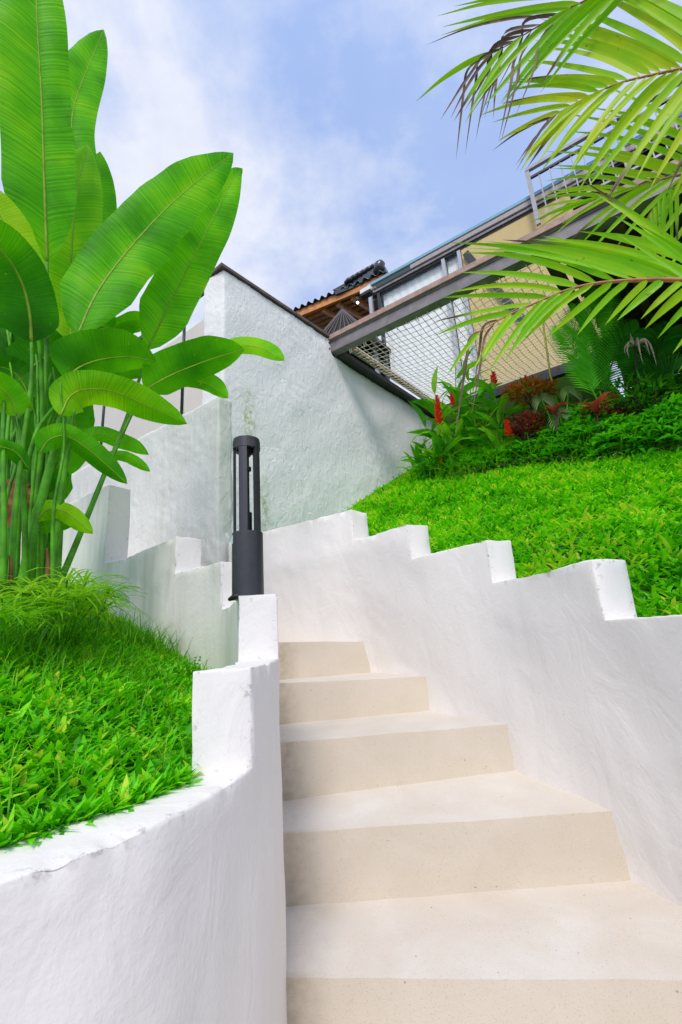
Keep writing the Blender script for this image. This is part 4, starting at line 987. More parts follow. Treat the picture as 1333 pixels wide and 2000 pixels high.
for (px_, D_, a_, b_, t_) in (([(70, 700), (52, 650), (30, 610), (0, 590)], 2.2, 40, 40, .30), ([(90, 900), (70, 860), (50, 820), (30, 800)], 2.2, 26, 26, .28), ([(120, 980), (112, 930), (120, 880), (135, 840)], 2.25, 26, 24, .36),
        ([(60, 980), (50, 920), (58, 860), (70, 800)], 2.4, 30, 30, .15), ([(150, 700), (165, 660), (190, 630), (225, 612)], 2.3, 34, 34, .62), ([(20, 1060), (10, 1000), (14, 930), (20, 870)], 2.4, 30, 30, .12), ([(90, 1060), (86, 1000), (92, 940), (100, 900)], 2.45, 28, 28, .14),
        ([(100, 640), (110, 580), (112, 520), (106, 470)], 2.5, 44, 40, .38), ([(150, 760), (170, 735), (200, 722), (232, 728)], 2.35, 24, 24, .24), ([(60, 780), (40, 740), (14, 720), (-20, 715)], 2.05, 30, 30, .36)):
    hleaf(px_, (D_, D_), a_, b_, t_, up=-.1, wave=.25)
# stems
hstem([(60, 1165), (70, 1000), (88, 800), (92, 620), (93, 508)], (1.95, 1.95), 9, 4)
hstem([(40, 1160), (72, 1010), (118, 835), (140, 720), (152, 655)], (1.85, 1.9), 13, 5)
hstem([(105, 1165), (150, 1060), (205, 925), (250, 810), (290, 684)], (1.98, 2.1), 9, 4)
hstem([(160, 1030), (215, 905), (255, 815), (284, 762)], (1.97, 2.0), 5, 3.4)
hstem([(92, 1160), (112, 960), (135, 830), (150, 700), (140, 668)], (2.02, 2.05), 10, 4)
hstem([(100, 1150), (118, 980), (138, 850), (146, 800)], (1.9, 1.8), 9, 3)
hstem([(20, 1165), (30, 1000), (48, 850), (62, 740), (62, 668)], (1.75, 1.75), 8, 4)
hstem([(5, 1165), (8, 1000), (6, 850), (10, 760)], (1.7, 1.75), 9, 4)
hstem([(75, 1165), (80, 990), (84, 860), (80, 700), (62, 588)], (2.05, 1.85), 9, 4)
hstem([(30, 1165), (40, 990), (70, 850), (110, 790), (128, 742)], (1.9, 1.85), 8, 4)
hstem([(50, 1165), (48, 980), (42, 860), (36, 810)], (1.85, 1.75), 8, 4)
hstem([(15, 1165), (28, 960), (22, 800), (20, 690), (22, 640)], (2.1, 2.2), 7, 3)
hstem([(30, 1165), (36, 960), (36, 800), (40, 700), (42, 648)], (2.1, 2.2), 7, 3)
hstem([(-10, 1165), (0, 980), (14, 860), (24, 720), (14, 640)], (2.0, 2.1), 7, 3)
for i in range(20):
    x0 = random.uniform(-5, 115); hstem([(x0, 1165), (x0 + random.uniform(-6, 12), 1000), (x0 + random.uniform(-10, 25), random.uniform(840, 900)), (x0 + random.uniform(-15, 40), random.uniform(690, 800))], random.uniform(1.8, 2.35), random.uniform(3.5, 8), 2.5)
hstem([(93, 1130), (94, 1100), (92, 1070)], 1.86, 7, 3, M_DEAD)
hstem([(20, 1140), (22, 1105), (19, 1085)], 1.72, 6, 3, M_DEAD)

# ------------------------------------------------------------------ areca palm on the right
pt = thing('areca_palm', 'palm with long yellow green feather fronds hanging in from the right', 'palm', (2.25, .95, lawn_z(2.25, .95) + EYE))
tb = Vector((2.25, .95, lawn_z(2.25, .95) + EYE)); tt = W(1560, 300, 1.75)
v, f = tube([tb - Vector((0, 0, .1)), tb * .6 + tt * .4 + Vector((.03, 0, 0)), tt], [.05, .042, .032], 12); pmesh('trunk', v, f, simple('palm_trunk', (.20, .19, .09), .7, var=.3), pt)
def lerp_tab(tab, t):
    for (t0, *a), (t1, *b) in zip(tab, tab[1:]):
        if t <= t1:
            k = (t - t0) / (t1 - t0) if t1 > t0 else 0; return [x + (y - x) * k for x, y in zip(a, b)]
    return list(tab[-1][1:])
def frond(rach, D, n, upper, lower, wpx, tint, dry_from=2.0, r0=5.0, bend=.12, skip_u=0.0, skip_l=0.0, gapD=.10, mat_=None):
    """rachis px root->tip; upper/lower: tables (t, dx, dy) of leaflet tip offsets in px along the rachis"""
    pts = catmull([tuple(p) for p in ipts(rach, D[0], D[1])], 10); px = catmull(rach, 10); m = len(pts)
    s = np.concatenate([[0], np.cumsum(np.linalg.norm(np.diff(px, axis=0), axis=1))]); s /= s[-1]
    sc = pxm(pts[m // 2])
    tv, tf = tube(pts, [max(.0012, r0 * sc * (1 - .85 * x)) for x in s], 8)
    p0 = Vector(pts[0]); pb_ = tt + Vector((0, 0, -.04)); bowp = (p0 + pb_) / 2 + Vector((0, 0, .05))
    tv2, tf2 = tube(catmull([tuple(pb_), tuple(bowp), tuple(p0)], 6), [.012 + (r0 * sc - .012) * i / 12 for i in range(13)], 8)
    tv, tf = merge([(tv, tf), (tv2, tf2)])
    fo = pmesh('frond', tv, tf, M_RACHIS, pt)
    for side, tab, sk in ((0, upper, skip_u), (1, lower, skip_l)):
        for i in range(n):
            t = sk + (1 - sk) * (i + .5 * side * .6 + random.uniform(-.12, .12)) / (n - .4); t = min(.995, max(0, t))
            b = np.array([np.interp(t, s, px[:, 0]), np.interp(t, s, px[:, 1])]); Db = D[0] + (D[1] - D[0]) * t
            dxy = np.array(lerp_tab(tab, t)) * random.uniform(.9, 1.08)
            ang = random.uniform(-.07, .07); dxy = np.array([dxy[0] * math.cos(ang) - dxy[1] * math.sin(ang), dxy[0] * math.sin(ang) + dxy[1] * math.cos(ang)])
            tip = b + dxy; per = np.array([-dxy[1], dxy[0]]); ln = np.linalg.norm(dxy)
            bow = bend * .5 * random.uniform(.3, 1.5); bowv = np.array([0, -1.0]) * ln * bow      # arch: middle lies above the chord
            D1 = Db + gapD * (1 if side == 0 else -1) * random.uniform(.4, 1.2) * ln / 300
            mid_ = [W(*(b), Db), W(*(b + dxy * .33 + bowv * .85), Db + (D1 - Db) * .33), W(*(b + dxy * .68 + bowv * .8), Db + (D1 - Db) * .68), W(*tip, D1)]
            is_dry = t > dry_from and random.random() < .85
            if is_dry and random.random() < .8:   # hangs limp
                tip = b + np.array([dxy[0] * .45 + random.uniform(-25, 5), abs(dxy[1]) * .3 + random.uniform(90, 190)])
                mid_ = [W(*b, Db), W(*(b + dxy * .28), Db), W(*(b + dxy * .30 + np.array([-6, 45])), D1), W(*tip, D1)]
            w_ = wpx * sc * .34 * random.uniform(.85, 1.1) * (1 - .35 * t) * (.55 if is_dry else 1)
            nr_ = view_n(mid_[1], random.uniform(-.3, .35), random.uniform(-.35, .35))
            sd = random.uniform(0, 99)
            v, f, uv, P, ss = blade(mid_, w_, w_, nr_, fold=random.uniform(.1, .45), wave=.5 if is_dry else .1, n=15, across=2, shape='palm', seed=sd)
            o = pmesh('leaflet', v, f, M_DRY if is_dry else (mat_ or M_PALM), fo, True, uv)
            tn = tint + .35 * max(0, t - .55) + random.uniform(-.13, .13)
            float_attr(o.data, 'tint', [min(1, max(0, tn))] * len(v))
            float_attr(o.data, 'dry', [(.16 if random.random() < .14 else -.16) + .08 * t] * len(v))
    return fo
# A: top frond with dried tip
frond([(1420, -130), (1300, -70), (1200, -25), (1110, 18), (1040, 58), (985, 92), (936, 118)], (1.30, 1.22), 18,
      [(0, -260, -120), (.35, -300, -60), (.55, -290, 40), (.75, -230, 60), (1, -120, 90)],
      [(0, -240, 260), (.35, -220, 230), (.6, -190, 210), (.8, -110, 190), (1, -70, 120)], 24, .44, dry_from=.66, r0=4, skip_u=.3, skip_l=.28)
# B: middle frond
frond([(1480, 110), (1400, 122), (1333, 134), (1276, 146), (1211, 162), (1155, 186), (1105, 212), (1068, 236)], (1.28, 1.20), 21,
      [(0, -290, -190), (.3, -270, -135), (.5, -225, -55), (.65, -205, -12), (.82, -185, 30), (1, -95, 70)],
      [(0, -180, 290), (.3, -190, 240), (.55, -160, 190), (.75, -140, 140), (1, -60, 90)], 25, .64, dry_from=.90, r0=4)
# C: frond behind, right edge
frond([(1480, 330), (1400, 330), (1333, 341), (1290, 351), (1240, 366), (1180, 384), (1140, 398)], (1.42, 1.36), 14,
      [(0, -300, -150), (.25, -290, -90), (.5, -240, -30), (.75, -170, 5), (1, -110, 32)],
      [(0, -150, 260), (.3, -160, 200), (.55, -170, 130), (.8, -160, 70), (1, -110, 45)], 18, .50, r0=4)
# D: lowest frond with red rachis
frond([(1480, 560), (1400, 551), (1333, 547), (1250, 547), (1170, 553), (1110, 566), (1050, 590), (990, 617), (930, 652)], (1.22, 1.12), 17,
      [(0, -330, -110), (.25, -335, -86), (.45, -330, -66), (.62, -225, -28), (.75, -210, 20), (.88, -130, 55), (1, -80, 60)],
      [(0, -150, 150), (.25, -85, 80), (.42, -100, 95), (.58, -150, 140), (.72, -115, 140), (.88, -80, 110), (1, -60, 90)], 25, .46, dry_from=.90, r0=6, bend=.10)
# E: two broad leaflets of a nearer frond crossing in front
frond([(1560, 700), (1480, 620), (1420, 570), (1370, 540)], (1.05, 1.0), 4,
      [(0, -330, -250), (1, -285, -200)], [(0, -240, -190), (1, -230, -176)], 30, .34, r0=6, bend=.06)
# limp bunch below C
frond([(1420, 330), (1340, 350), (1290, 385), (1262, 430)], (1.40, 1.36), 7, [(0, -60, 160), (1, -15, 100)], [(0, -20, 170), (1, 15, 105)], 15, .45, r0=3, skip_u=.5, skip_l=.5)

# ------------------------------------------------------------------ grass
def in_poly(x, y, poly):
    c = np.zeros(len(x), bool); n = len(poly); j = n - 1
    for i in range(n):
        xi, yi = poly[i]; xj, yj = poly[j]
        k = ((yi > y) != (yj > y)) & (x < (xj - xi) * (y - yi) / (yj - yi + 1e-12) + xi); c ^= k; j = i
    return c
def vnoise(x, y, s, o=0): return np.array([mnoise.noise((a * s + o, b * s, o)) for a, b in zip(x, y)])
def blades_mesh(name, px, py, pz, length, width, lean, m, tint, seg=3, curl=.8, blunt=.5, normal=None):
    """many grass blades in one mesh; lean = angle from vertical at the base"""
    n = len(px); az = rng.uniform(0, 2 * np.pi, n)
    d = np.stack([np.cos(az), np.sin(az), np.zeros(n)], 1); sd = np.stack([-np.sin(az), np.cos(az), np.zeros(n)], 1)
    tw_ = rng.uniform(-.5, .5, n)[:, None]; sdv = sd * np.cos(tw_) + np.array([0, 0, 1.0]) * np.sin(tw_) * .6
    base = np.stack([px, py, pz], 1); rows = []
    p = base.copy(); ang = lean.copy()
    ws = [0.55, 1.0, .9, .5, .0] if seg == 4 else [.6, 1.0, blunt + .25, .0]
    K = seg
    for i in range(K + 1):
        w = (width * ws[i])[:, None]
        if i < K: rows += [p - sdv * w / 2, p + sdv * w / 2]
        else: rows += [p]
        st = length / K
        p = p + d * (np.sin(ang) * st)[:, None] + np.array([0, 0, 1.0]) * (np.cos(ang) * st)[:, None]
        ang = ang + curl * rng.uniform(.2, 1.0, n) / K * 1.6
    nv = 2 * K + 1; V = np.stack(rows, 1).reshape(-1, 3)
    o = (np.arange(n) * nv)[:, None]
    quads = np.concatenate([o + np.array([2 * i, 2 * i + 1, 2 * i + 3, 2 * i + 2])[None] for i in range(K - 1)], 1).reshape(-1)
    tris = (o + np.array([2 * K - 2, 2 * K - 1, 2 * K])[None]).reshape(-1)
    me = bpy.data.meshes.new(name); me.vertices.add(len(V)); me.vertices.foreach_set('co', V.ravel().astype(np.float32))
    nq = n * (K - 1); nl = nq * 4 + n * 3; me.loops.add(nl); me.loops.foreach_set('vertex_index', np.concatenate([quads, tris]).astype(np.int32))
    me.polygons.add(nq + n); ls = np.concatenate([np.arange(nq) * 4, nq * 4 + np.arange(n) * 3]).astype(np.int32); me.polygons.foreach_set('loop_start', ls)
    me.update(calc_edges=True); me.validate()
    float_attr(me, 'tint', np.repeat(np.clip(tint, 0, 1), nv))
    return link(name, me, m)
# left lawn
polyL = [tuple(p) for p in (L_IN[10:] + (L_IN - L_OUT)[10:] * .008)] + [(-2.6, 3.0), (-2.6, -.1)]
def scatter(n, x0, x1, y0, y1, poly):
    x = rng.uniform(x0, x1, n); y = rng.uniform(y0, y1, n); k = in_poly(x, y, poly); return x[k], y[k]
x, y = scatter(120000, -2.4, -.25, .1, 2.9, polyL)
dist = np.hypot(x, y); keep = rng.random(len(x)) < np.clip(1.6 - dist * .42, .30, 1); x, y = x[keep], y[keep]
z = np.array([garden_z(a, b) for a, b in zip(x, y)]) + EYE
cl_ = vnoise(x, y, 9, 3); n = len(x)
o = blades_mesh('left_lawn_grass', x, y, z - .004, rng.uniform(.024, .058, n) * (1 + .3 * cl_), rng.uniform(.006, .017, n), rng.uniform(.45, 1.4, n), M_GRASS, .48 + .34 * cl_ + rng.normal(0, .22, n) + (rng.random(n) < .035) * .5)
tag(o, 'dense broad bladed bright green grass in the left garden', 'grass', kind='stuff')
# thin wiry blades over it
x, y = scatter(3500, -1.6, -.27, .5, 2.2, polyL); n = len(x); z = np.array([garden_z(a, b) for a, b in zip(x, y)]) + EYE
o = blades_mesh('left_lawn_stalks', x, y, z, rng.uniform(.05, .10, n), rng.uniform(.0012, .0028, n), rng.uniform(.1, 1.0, n), M_TUFT, .6 + rng.normal(0, .2, n), curl=1.0)
tag(o, 'thin wiry grass stalks standing above the left lawn', 'grass', kind='stuff')
# right lawn
polyR = [tuple(p) for p in (R_OUT[24:] + np.array(rd)[24:] * .012)] + [tuple(wp(0) + WN * .05), tuple(wp(3.4) + WN * .05), (3.5, 6.0), (6, 4.0), (6, -1)]
x, y = scatter(215000, -.8, 4.6, .2, 6.0, polyR)
az_ = np.degrees(np.arctan2(x, y)); dist = np.hypot(x, y)
vis = (az_ < 43) & (dist < 6.2); x, y, dist = x[vis], y[vis], dist[vis]
keep = rng.random(len(x)) < np.clip(1.25 - dist * .12, .5, 1); x, y = x[keep], y[keep]
z = np.array([lawn_z(a, b) for a, b in zip(x, y)]) + EYE; cl_ = vnoise(x, y, 6, 11); n = len(x); c2_ = vnoise(x, y, 1.6, 4)
o = blades_mesh('right_lawn_grass', x, y, z - .004, rng.uniform(.034, .080, n) * (1 + .35 * cl_), rng.uniform(.009, .022, n), rng.uniform(.4, 1.38, n), M_GRASS, .54 + .32 * cl_ + .24 * c2_ + rng.normal(0, .22, n) + (rng.random(n) < .03) * .5)
tag(o, 'dense broad bladed bright green grass on the right slope', 'grass', kind='stuff')
print('grass blades right', n)

# umbrella sedge tufts and loose tussocks in the left garden
def sedge(label, loc, n_stalk, height, spread, leaf_len, group, tint):
    t = thing('sedge_plant', label, 'plant', loc, group); base = Vector(loc)
    for s_ in range(n_stalk):
        a = random.uniform(0, 2 * math.pi); r_ = spread * math.sqrt(random.random()); hh = height * random.uniform(.55, 1.05)
        top = base + Vector((math.cos(a) * r_, math.sin(a) * r_, hh)); b0 = base + Vector((math.cos(a) * r_ * .4, math.sin(a) * r_ * .4, -.01))
        v, f = tube([b0, (b0 + top) / 2 + Vector((0, 0, .02)), top], .0022, 5); st_ = pmesh('stalk', v, f, M_STEM, t)
        V = []; Fc = []; k0 = random.uniform(0, 6)
        nl = random.randint(13, 19)
        for i in range(nl):
            aa = k0 + 2 * math.pi * i / nl + random.uniform(-.15, .15); ll = leaf_len * random.uniform(.6, 1.15); el = random.uniform(.1, 1.1)
            dd = Vector((math.cos(aa), math.sin(aa), 0)); pts = [top + dd * (ll * x) + Vector((0, 0, math.sin(el) * ll * x - .62 * ll * x * x)) for x in (0, .25, .5, .75, 1)]
            sdn = Vector((-dd.y, dd.x, 0)); o0 = len(V)
            for q, wq in zip(pts, (.5, 1, .95, .7, .05)): V += [q - sdn * (.0032 * wq), q + sdn * (.0032 * wq) - Vector((0, 0, .0012))]
            for j in range(4): Fc.append((o0 + 2 * j, o0 + 2 * j + 1, o0 + 2 * j + 3, o0 + 2 * j + 2))
        lo = pmesh('leaf_whorl', V, Fc, M_TUFT, st_); float_attr(lo.data, 'tint', [tint + random.uniform(-.15, .25)] * len(V))
    return t
def gpt(x, y, D): p = W(x, y, D); return Vector((p.x, p.y, garden_z(p.x, p.y) + EYE))
sedge('fine leaved sedge at the foot of the tall leaf clump, nearest the left edge', gpt(30, 1290, 1.45), 15, .17, .15, .125, 'sedge tufts below the tall leaf clump', .58)
sedge('fine leaved bright sedge in the middle of the clump foot', gpt(100, 1270, 1.62), 16, .19, .15, .13, 'sedge tufts below the tall leaf clump', .64)
sedge('fine leaved sedge against the greenish garden wall', gpt(165, 1240, 1.85), 10, .18, .09, .115, 'sedge tufts below the tall leaf clump', .55)
def tussock(label, loc, n, ln, rad, tint, group):
    x = loc.x + rng.normal(0, rad, n); y = loc.y + rng.normal(0, rad, n)
    k = in_poly(x, y, polyL); x, y = x[k], y[k]; n = len(x); z = np.array([garden_z(a, b) for a, b in zip(x, y)]) + EYE
    o = blades_mesh('grass_tussock', x, y, z, rng.uniform(.5, 1.1, n) * ln, rng.uniform(.002, .0055, n), rng.uniform(.0, .7, n), M_TUFT, tint + rng.normal(0, .15, n), seg=4, curl=1.1)
    tag(o, label, 'grass', group, 'stuff')
tussock('long unmown grass along the foot of the garden wall', gpt(262, 1265, 1.93), 420, .16, .07, .28, None)
tussock('wispy long grass beside the stepped garden wall', gpt(300, 1280, 1.90), 160, .10, .05, .35, None)
tussock('shaggy dark grass under the sedge tufts', gpt(110, 1300, 1.62), 600, .10, .16, .25, None)
tussock('shaggy dark grass at the left edge below the leaf clump', gpt(10, 1310, 1.48), 350, .10, .14, .25, None)
# little weed by the pier
wd0 = thing('weed', 'little leafy weed growing beside the wall pier', 'plant', gpt(375, 1290, 1.68))
for i in range(7):
    b0 = wd0.location.copy(); a = random.uniform(0, 6.3); top = b0 + Vector((math.cos(a) * .03, math.sin(a) * .03, random.uniform(.03, .07)))
    v, f = tube([b0, (b0 + top) / 2 + Vector((0, 0, .01)), top], .001, 4); st_ = pmesh('stalk', v, f, M_STEM, wd0)
    for j in range(5):
        q = b0.lerp(top, .4 + .15 * j); aa = random.uniform(0, 6.3); dd = Vector((math.cos(aa), math.sin(aa), .3)) * .016
        v, f, uv, P, s = blade([q, q + dd * .5 + Vector((0, 0, .002)), q + dd], .005, .005, (0, 0, 1), n=6, across=1, shape='lance'); lo = pmesh('leaflet', v, f, M_SHRUB, st_); float_attr(lo.data, 'tint', [.5] * len(v))

# ------------------------------------------------------------------ planting along the top of the lawn
def leaf_proto(name, length, hw, m, tint, fold=.2, droop=.25, wave=.1):
    pts = [(0, 0, 0), (length * .35, 0, length * droop * .25), (length * .7, 0, length * droop * .05), (length, 0, -length * droop * .5)]
    v, f, uv, P, s = blade(pts, hw, hw, (0, 0, 1), fold, wave, n=9, across=2, shape='lance', seed=random.uniform(0, 50))
    me = bpy.data.meshes.new(name); me.from_pydata([tuple(a) for a in v], [], f); me.materials.append(m)
    me.polygons.foreach_set('use_smooth', [True] * len(f)); float_attr(me, 'tint', [tint] * len(v)); return me
def put_leaf(name, me, base, dirv, parent, scale=1.0, roll=0.0):
    x = dirv.normalized(); up = Vector((0, 0, 1)); y_ = up.cross(x)
    y_ = y_.normalized() if y_.length > .05 else Vector((0, 1, 0)); zc = x.cross(y_)
    if roll: q = Matrix.Rotation(roll, 3, x); y_ = q @ y_; zc = q @ zc
    o = bpy.data.objects.new(name, me); COL.objects.link(o); o.parent = parent; o.matrix_parent_inverse = parent_world(parent).inverted()
    o.matrix_basis = Matrix(((x.x * scale, y_.x * scale, zc.x * scale, base.x), (x.y * scale, y_.y * scale, zc.y * scale, base.y), (x.z * scale, y_.z * scale, zc.z * scale, base.z), (0, 0, 0, 1)))
    return o
GL = [leaf_proto('leaf', .33, .034, M_SHRUB, t, droop=d) for t, d in ((.40, .3), (.55, .2), (.75, .35), (.95, .15), (.5, .5))]
def flower(parent, p, s=1.0):
    V = []; Fc = []
    for i in range(26):
        t = i / 26; a = i * 2.4; r_ = .025 * s * (1 - .5 * t); c = p + Vector((0, 0, (t - .5) * .17 * s))
        dd = Vector((math.cos(a), math.sin(a), .75)); tip = c + dd * r_ * 1.9; sdn = Vector((-dd.y, dd.x, 0)) * .018 * s; o0 = len(V)
        V += [c, c + dd * r_ + sdn, tip + Vector((0, 0, .006)), c + dd * r_ - sdn, c + dd * r_ * .9 + Vector((0, 0, -.006))]
        Fc += [(o0, o0 + 1, o0 + 4), (o0 + 1, o0 + 2, o0 + 4), (o0 + 2, o0 + 3, o0 + 4), (o0 + 3, o0, o0 + 4), (o0, o0 + 1, o0 + 2, o0 + 3)]
    return pmesh('flower', V, Fc, M_FLOWER, parent)
def lpt(x, y, D): p = W(x, y, D); return Vector((p.x, p.y, lawn_z(p.x, p.y) + EYE))
def ginger(label, base_px, D, tips, nleaf, flowers, group=None, sc=1.0):
    b = lpt(*base_px, D); t = thing('ginger_plant', label, 'plant', b, group)
    for (tx, ty, dD) in tips:
        top = W(tx, ty, D + dD); b0 = b + Vector((random.uniform(-.12, .12), random.uniform(-.08, .08), -.02))
        midp = (b0 * .5 + top * .5) + Vector((0, 0, .08)); pts = catmull([tuple(b0), tuple(midp), tuple(top)], 6)
        v, f = tube(pts, [.009 - .005 * i / 12 for i in range(13)], 6); st_ = pmesh('stem', v, f, M_STEM, t)
        n = nleaf
        for i in range(n):
            u = .22 + .78 * i / (n - 1); k = u * 12; q = Vector(pts[min(12, int(k))]); ax = (Vector(pts[-1]) - Vector(pts[0])).normalized()
            sd_ = 1 if i % 2 else -1; side = ax.cross(Vector((random.uniform(-.3, .3), -1, 0))).normalized()
            dd = side * sd_ * random.uniform(.7, 1.0) + ax * random.uniform(.25, .8) + Vector((0, -random.uniform(0, .6), 0))
            if i == n - 1: dd = ax + side * .2
            put_leaf('leaf', random.choice(GL), q, dd, t, sc * random.uniform(.75, 1.15), random.uniform(-.5, .5))
    for (fx, fy, dD, s) in flowers: flower(t, W(fx, fy, D + dD), s)
    return t
ginger('red flowering ginger with long leaves leaning over the tall wall end', (885, 905), 4.45, [(868, 800, -.1), (905, 735, 0), (832, 835, -.1), (930, 790, 0), (850, 770, .05), (945, 840, -.1), (890, 850, -.2)], 9, [(857, 812, -.5, 1.2), (855, 785, -.5, .7), (884, 783, -.45, .75)])
ginger('flowering ginger with one red spike in the middle of the bed', (985, 890), 4.4, [(965, 765, 0), (985, 800, 0), (945, 790, .1), (975, 830, -.1)], 8, [(992, 838, -.5, .9), (966, 740, -.2, .8), (1028, 742, -.2, .5)])
ginger('pale leaved ginger standing tallest in front of the net', (915, 890), 4.75, [(890, 715, 0), (915, 735, 0), (925, 765, -.1), (895, 790, 0)], 7, [(962, 742, .1, .6)], sc=1.1)
ginger('small dark leaved ginger at the foot of the tall wall', (845, 925), 4.45, [(815, 905, -.1), (835, 880, -.1), (850, 890, -.15), (870, 885, -.2), (800, 925, -.1)], 7, [(862, 902, -.2, .4)], sc=.75)

# shrubs as many small leaves: each shrub a thing with twigs and one mass of leaves too small to pick apart
def bush(name, label, c, rad, n, m, ll, hw, tint, group=None, cat='shrub', flat_=1.0, shape_up=.4, lift=0):
    c = Vector(c); t = thing(name, label, cat, c, group)
    for i in range(7):
        a = random.uniform(0, 6.3); e = c + Vector((math.cos(a) * rad[0] * .6, math.sin(a) * rad[1] * .6, rad[2] * random.uniform(.8, 1.5)))
        v, f = tube([c - Vector((0, 0, .05)), (c + e) / 2 + Vector((0, 0, .03)), e], [.008, .006, .003], 5); pmesh('twig', v, f, M_DECK, t)
    V = []; Fc = []; T = []
    for i in range(n):
        while True:
            q = Vector((random.uniform(-1, 1), random.uniform(-1, 1), random.uniform(-1, 1)))
            if q.length < 1: break
        if random.random() < .6: q = q.normalized() * random.uniform(.7, 1.0)
        k = .75 + .5 * mnoise.noise(q * 2.1 + c)
        p = c + Vector((q.x * rad[0] * k, q.y * rad[1] * k, rad[2] * (1 + q.z * k)))
        dd = (Vector((q.x, q.y, shape_up + q.z * .4)) + Vector((random.uniform(-.8, .8), random.uniform(-.8, .8), random.uniform(-.5, .5)))).normalized()
        sdn = dd.cross(Vector((random.uniform(-.5, .5), random.uniform(-.5, .5), 1))).normalized(); up = sdn.cross(dd)
        l_ = ll * random.uniform(.6, 1.2); w_ = hw * random.uniform(.7, 1.2); o0 = len(V)
        V += [p, p + dd * l_ * .4 + sdn * w_ + up * l_ * .06, p + dd * l_ * .4 - sdn * w_ + up * l_ * .06, p + dd * l_ * .42, p + dd * l_ - up * l_ * .12]
        Fc += [(o0, o0 + 3, o0 + 1), (o0, o0 + 2, o0 + 3), (o0 + 1, o0 + 3, o0 + 4), (o0 + 3, o0 + 2, o0 + 4)]
        T += [min(1, max(0, tint + random.gauss(0, .2)))] * 5
    o = pmesh('leaves', V, Fc, m, t); float_attr(o.data, 'tint', T); o['kind'] = 'stuff'
    return t
bush('croton_shrub', 'croton shrub with orange and green leaves in front of the net', W(1040, 790, 4.2), (.27, .14, .12), 480, M_CROTON, .085, .012, .6)
bush('red_leaf_shrub', 'dark red leaved shrub in the middle of the bed', W(1036, 868, 4.15), (.20, .12, .17), 520, M_REDLEAF, .05, .012, .35)
bush('red_leaf_shrub', 'low maroon shrub right of the little fan palm', W(1190, 850, 4.25), (.30, .15, .13), 420, M_REDLEAF, .06, .013, .30)
bush('green_shrub', 'dark green shrub behind the bed at the right edge', lpt(1290, 870, 4.4) + Vector((0, 0, .15)), (.50, .25, .26), 900, M_SHRUB, .085, .012, .25)
bush('green_shrub', 'dark green shrub behind the red flowering ginger', lpt(930, 880, 4.95) + Vector((0, 0, .0)), (.38, .25, .28), 800, M_SHRUB, .07, .013, .30)
bush('green_shrub', 'dark leafy shrub between the two red leaved shrubs', lpt(1110, 880, 4.6) + Vector((0, 0, .05)), (.35, .22, .25), 700, M_SHRUB, .075, .011, .22)

# cordylines: rosettes of broad red leaves
CL = [leaf_proto('leaf', .26, .035, M_REDLEAF, t, droop=.35, fold=.25) for t in (.35, .6, .9)]
def cordyline(label, px, D, px2, n, sc):
    b = lpt(*px, D); t = thing('cordyline', label, 'plant', b); top = W(*px2, D)
    v, f = tube([b, (b + top) / 2, top], [.012, .01, .008], 6); pmesh('stem', v, f, M_DECK, t)
    for i in range(n):
        a = i * 2.4; put_leaf('leaf', random.choice(CL), top - Vector((0, 0, .008 * i)), Vector((math.cos(a), math.sin(a), random.uniform(.2, 1.3))), t, sc * random.uniform(.7, 1.1), random.uniform(-.3, .3))
cordyline('crimson cordyline left of the feather palm', (1088, 880), 4.1, (1086, 800), 10, .6)
cordyline('bronze cordyline with broad drooping leaves below the feather palm', (1170, 880), 4.05, (1165, 795), 11, .8)
# little fan palm
fp = thing('fan_palm', 'small pale green fan palm at the front of the bed', 'palm', lpt(1095, 880, 4.25))
FPm = leaf_mat('fan_palm_leaf', [(0, (.10, .22, .05)), (1, (.30, .42, .14))], trans=(1.5, 1.5, 1), tfac=.3)
for (cx_, cy_, rr_) in ((1095, 812, 1.0), (1058, 780, .8), (1110, 765, .7)):
    c = W(cx_, cy_, 4.2); v, f = tube([fp.location, (fp.location + c) / 2 + Vector((.02, 0, .05)), c], .005, 5); pmesh('stalk', v, f, M_STEM, fp)
    V = []; Fc = []; ng = 22
    for i in range(ng):
        a = R(-35) + R(250) * i / (ng - 1); ex = Vector((math.cos(a), -.15, math.sin(a))); l_ = .17 * rr_ * (1 - .15 * abs(i / (ng - 1) - .5) * 2)
        pn_ = Vector((-math.sin(a), 0, math.cos(a))) * .0085 * rr_; o0 = len(V)
        for x_, w_ in ((.06, .35), (.5, 1), (.8, .7), (1, .05)):
            q = c + ex * l_ * x_ - Vector((0, .02 * x_, .10 * rr_ * x_ * x_)); V += [q - pn_ * w_, q + Vector((0, -.005 * w_, 0)), q + pn_ * w_]
        for j in range(3):
            for s_ in range(2): Fc.append((o0 + 3 * j + s_, o0 + 3 * j + s_ + 1, o0 + 3 * j + s_ + 4, o0 + 3 * j + s_ + 3))
    o = pmesh('fan_leaf', V, Fc, FPm, fp); float_attr(o.data, 'tint', [.3 + .15 * random.random()] * len(V))

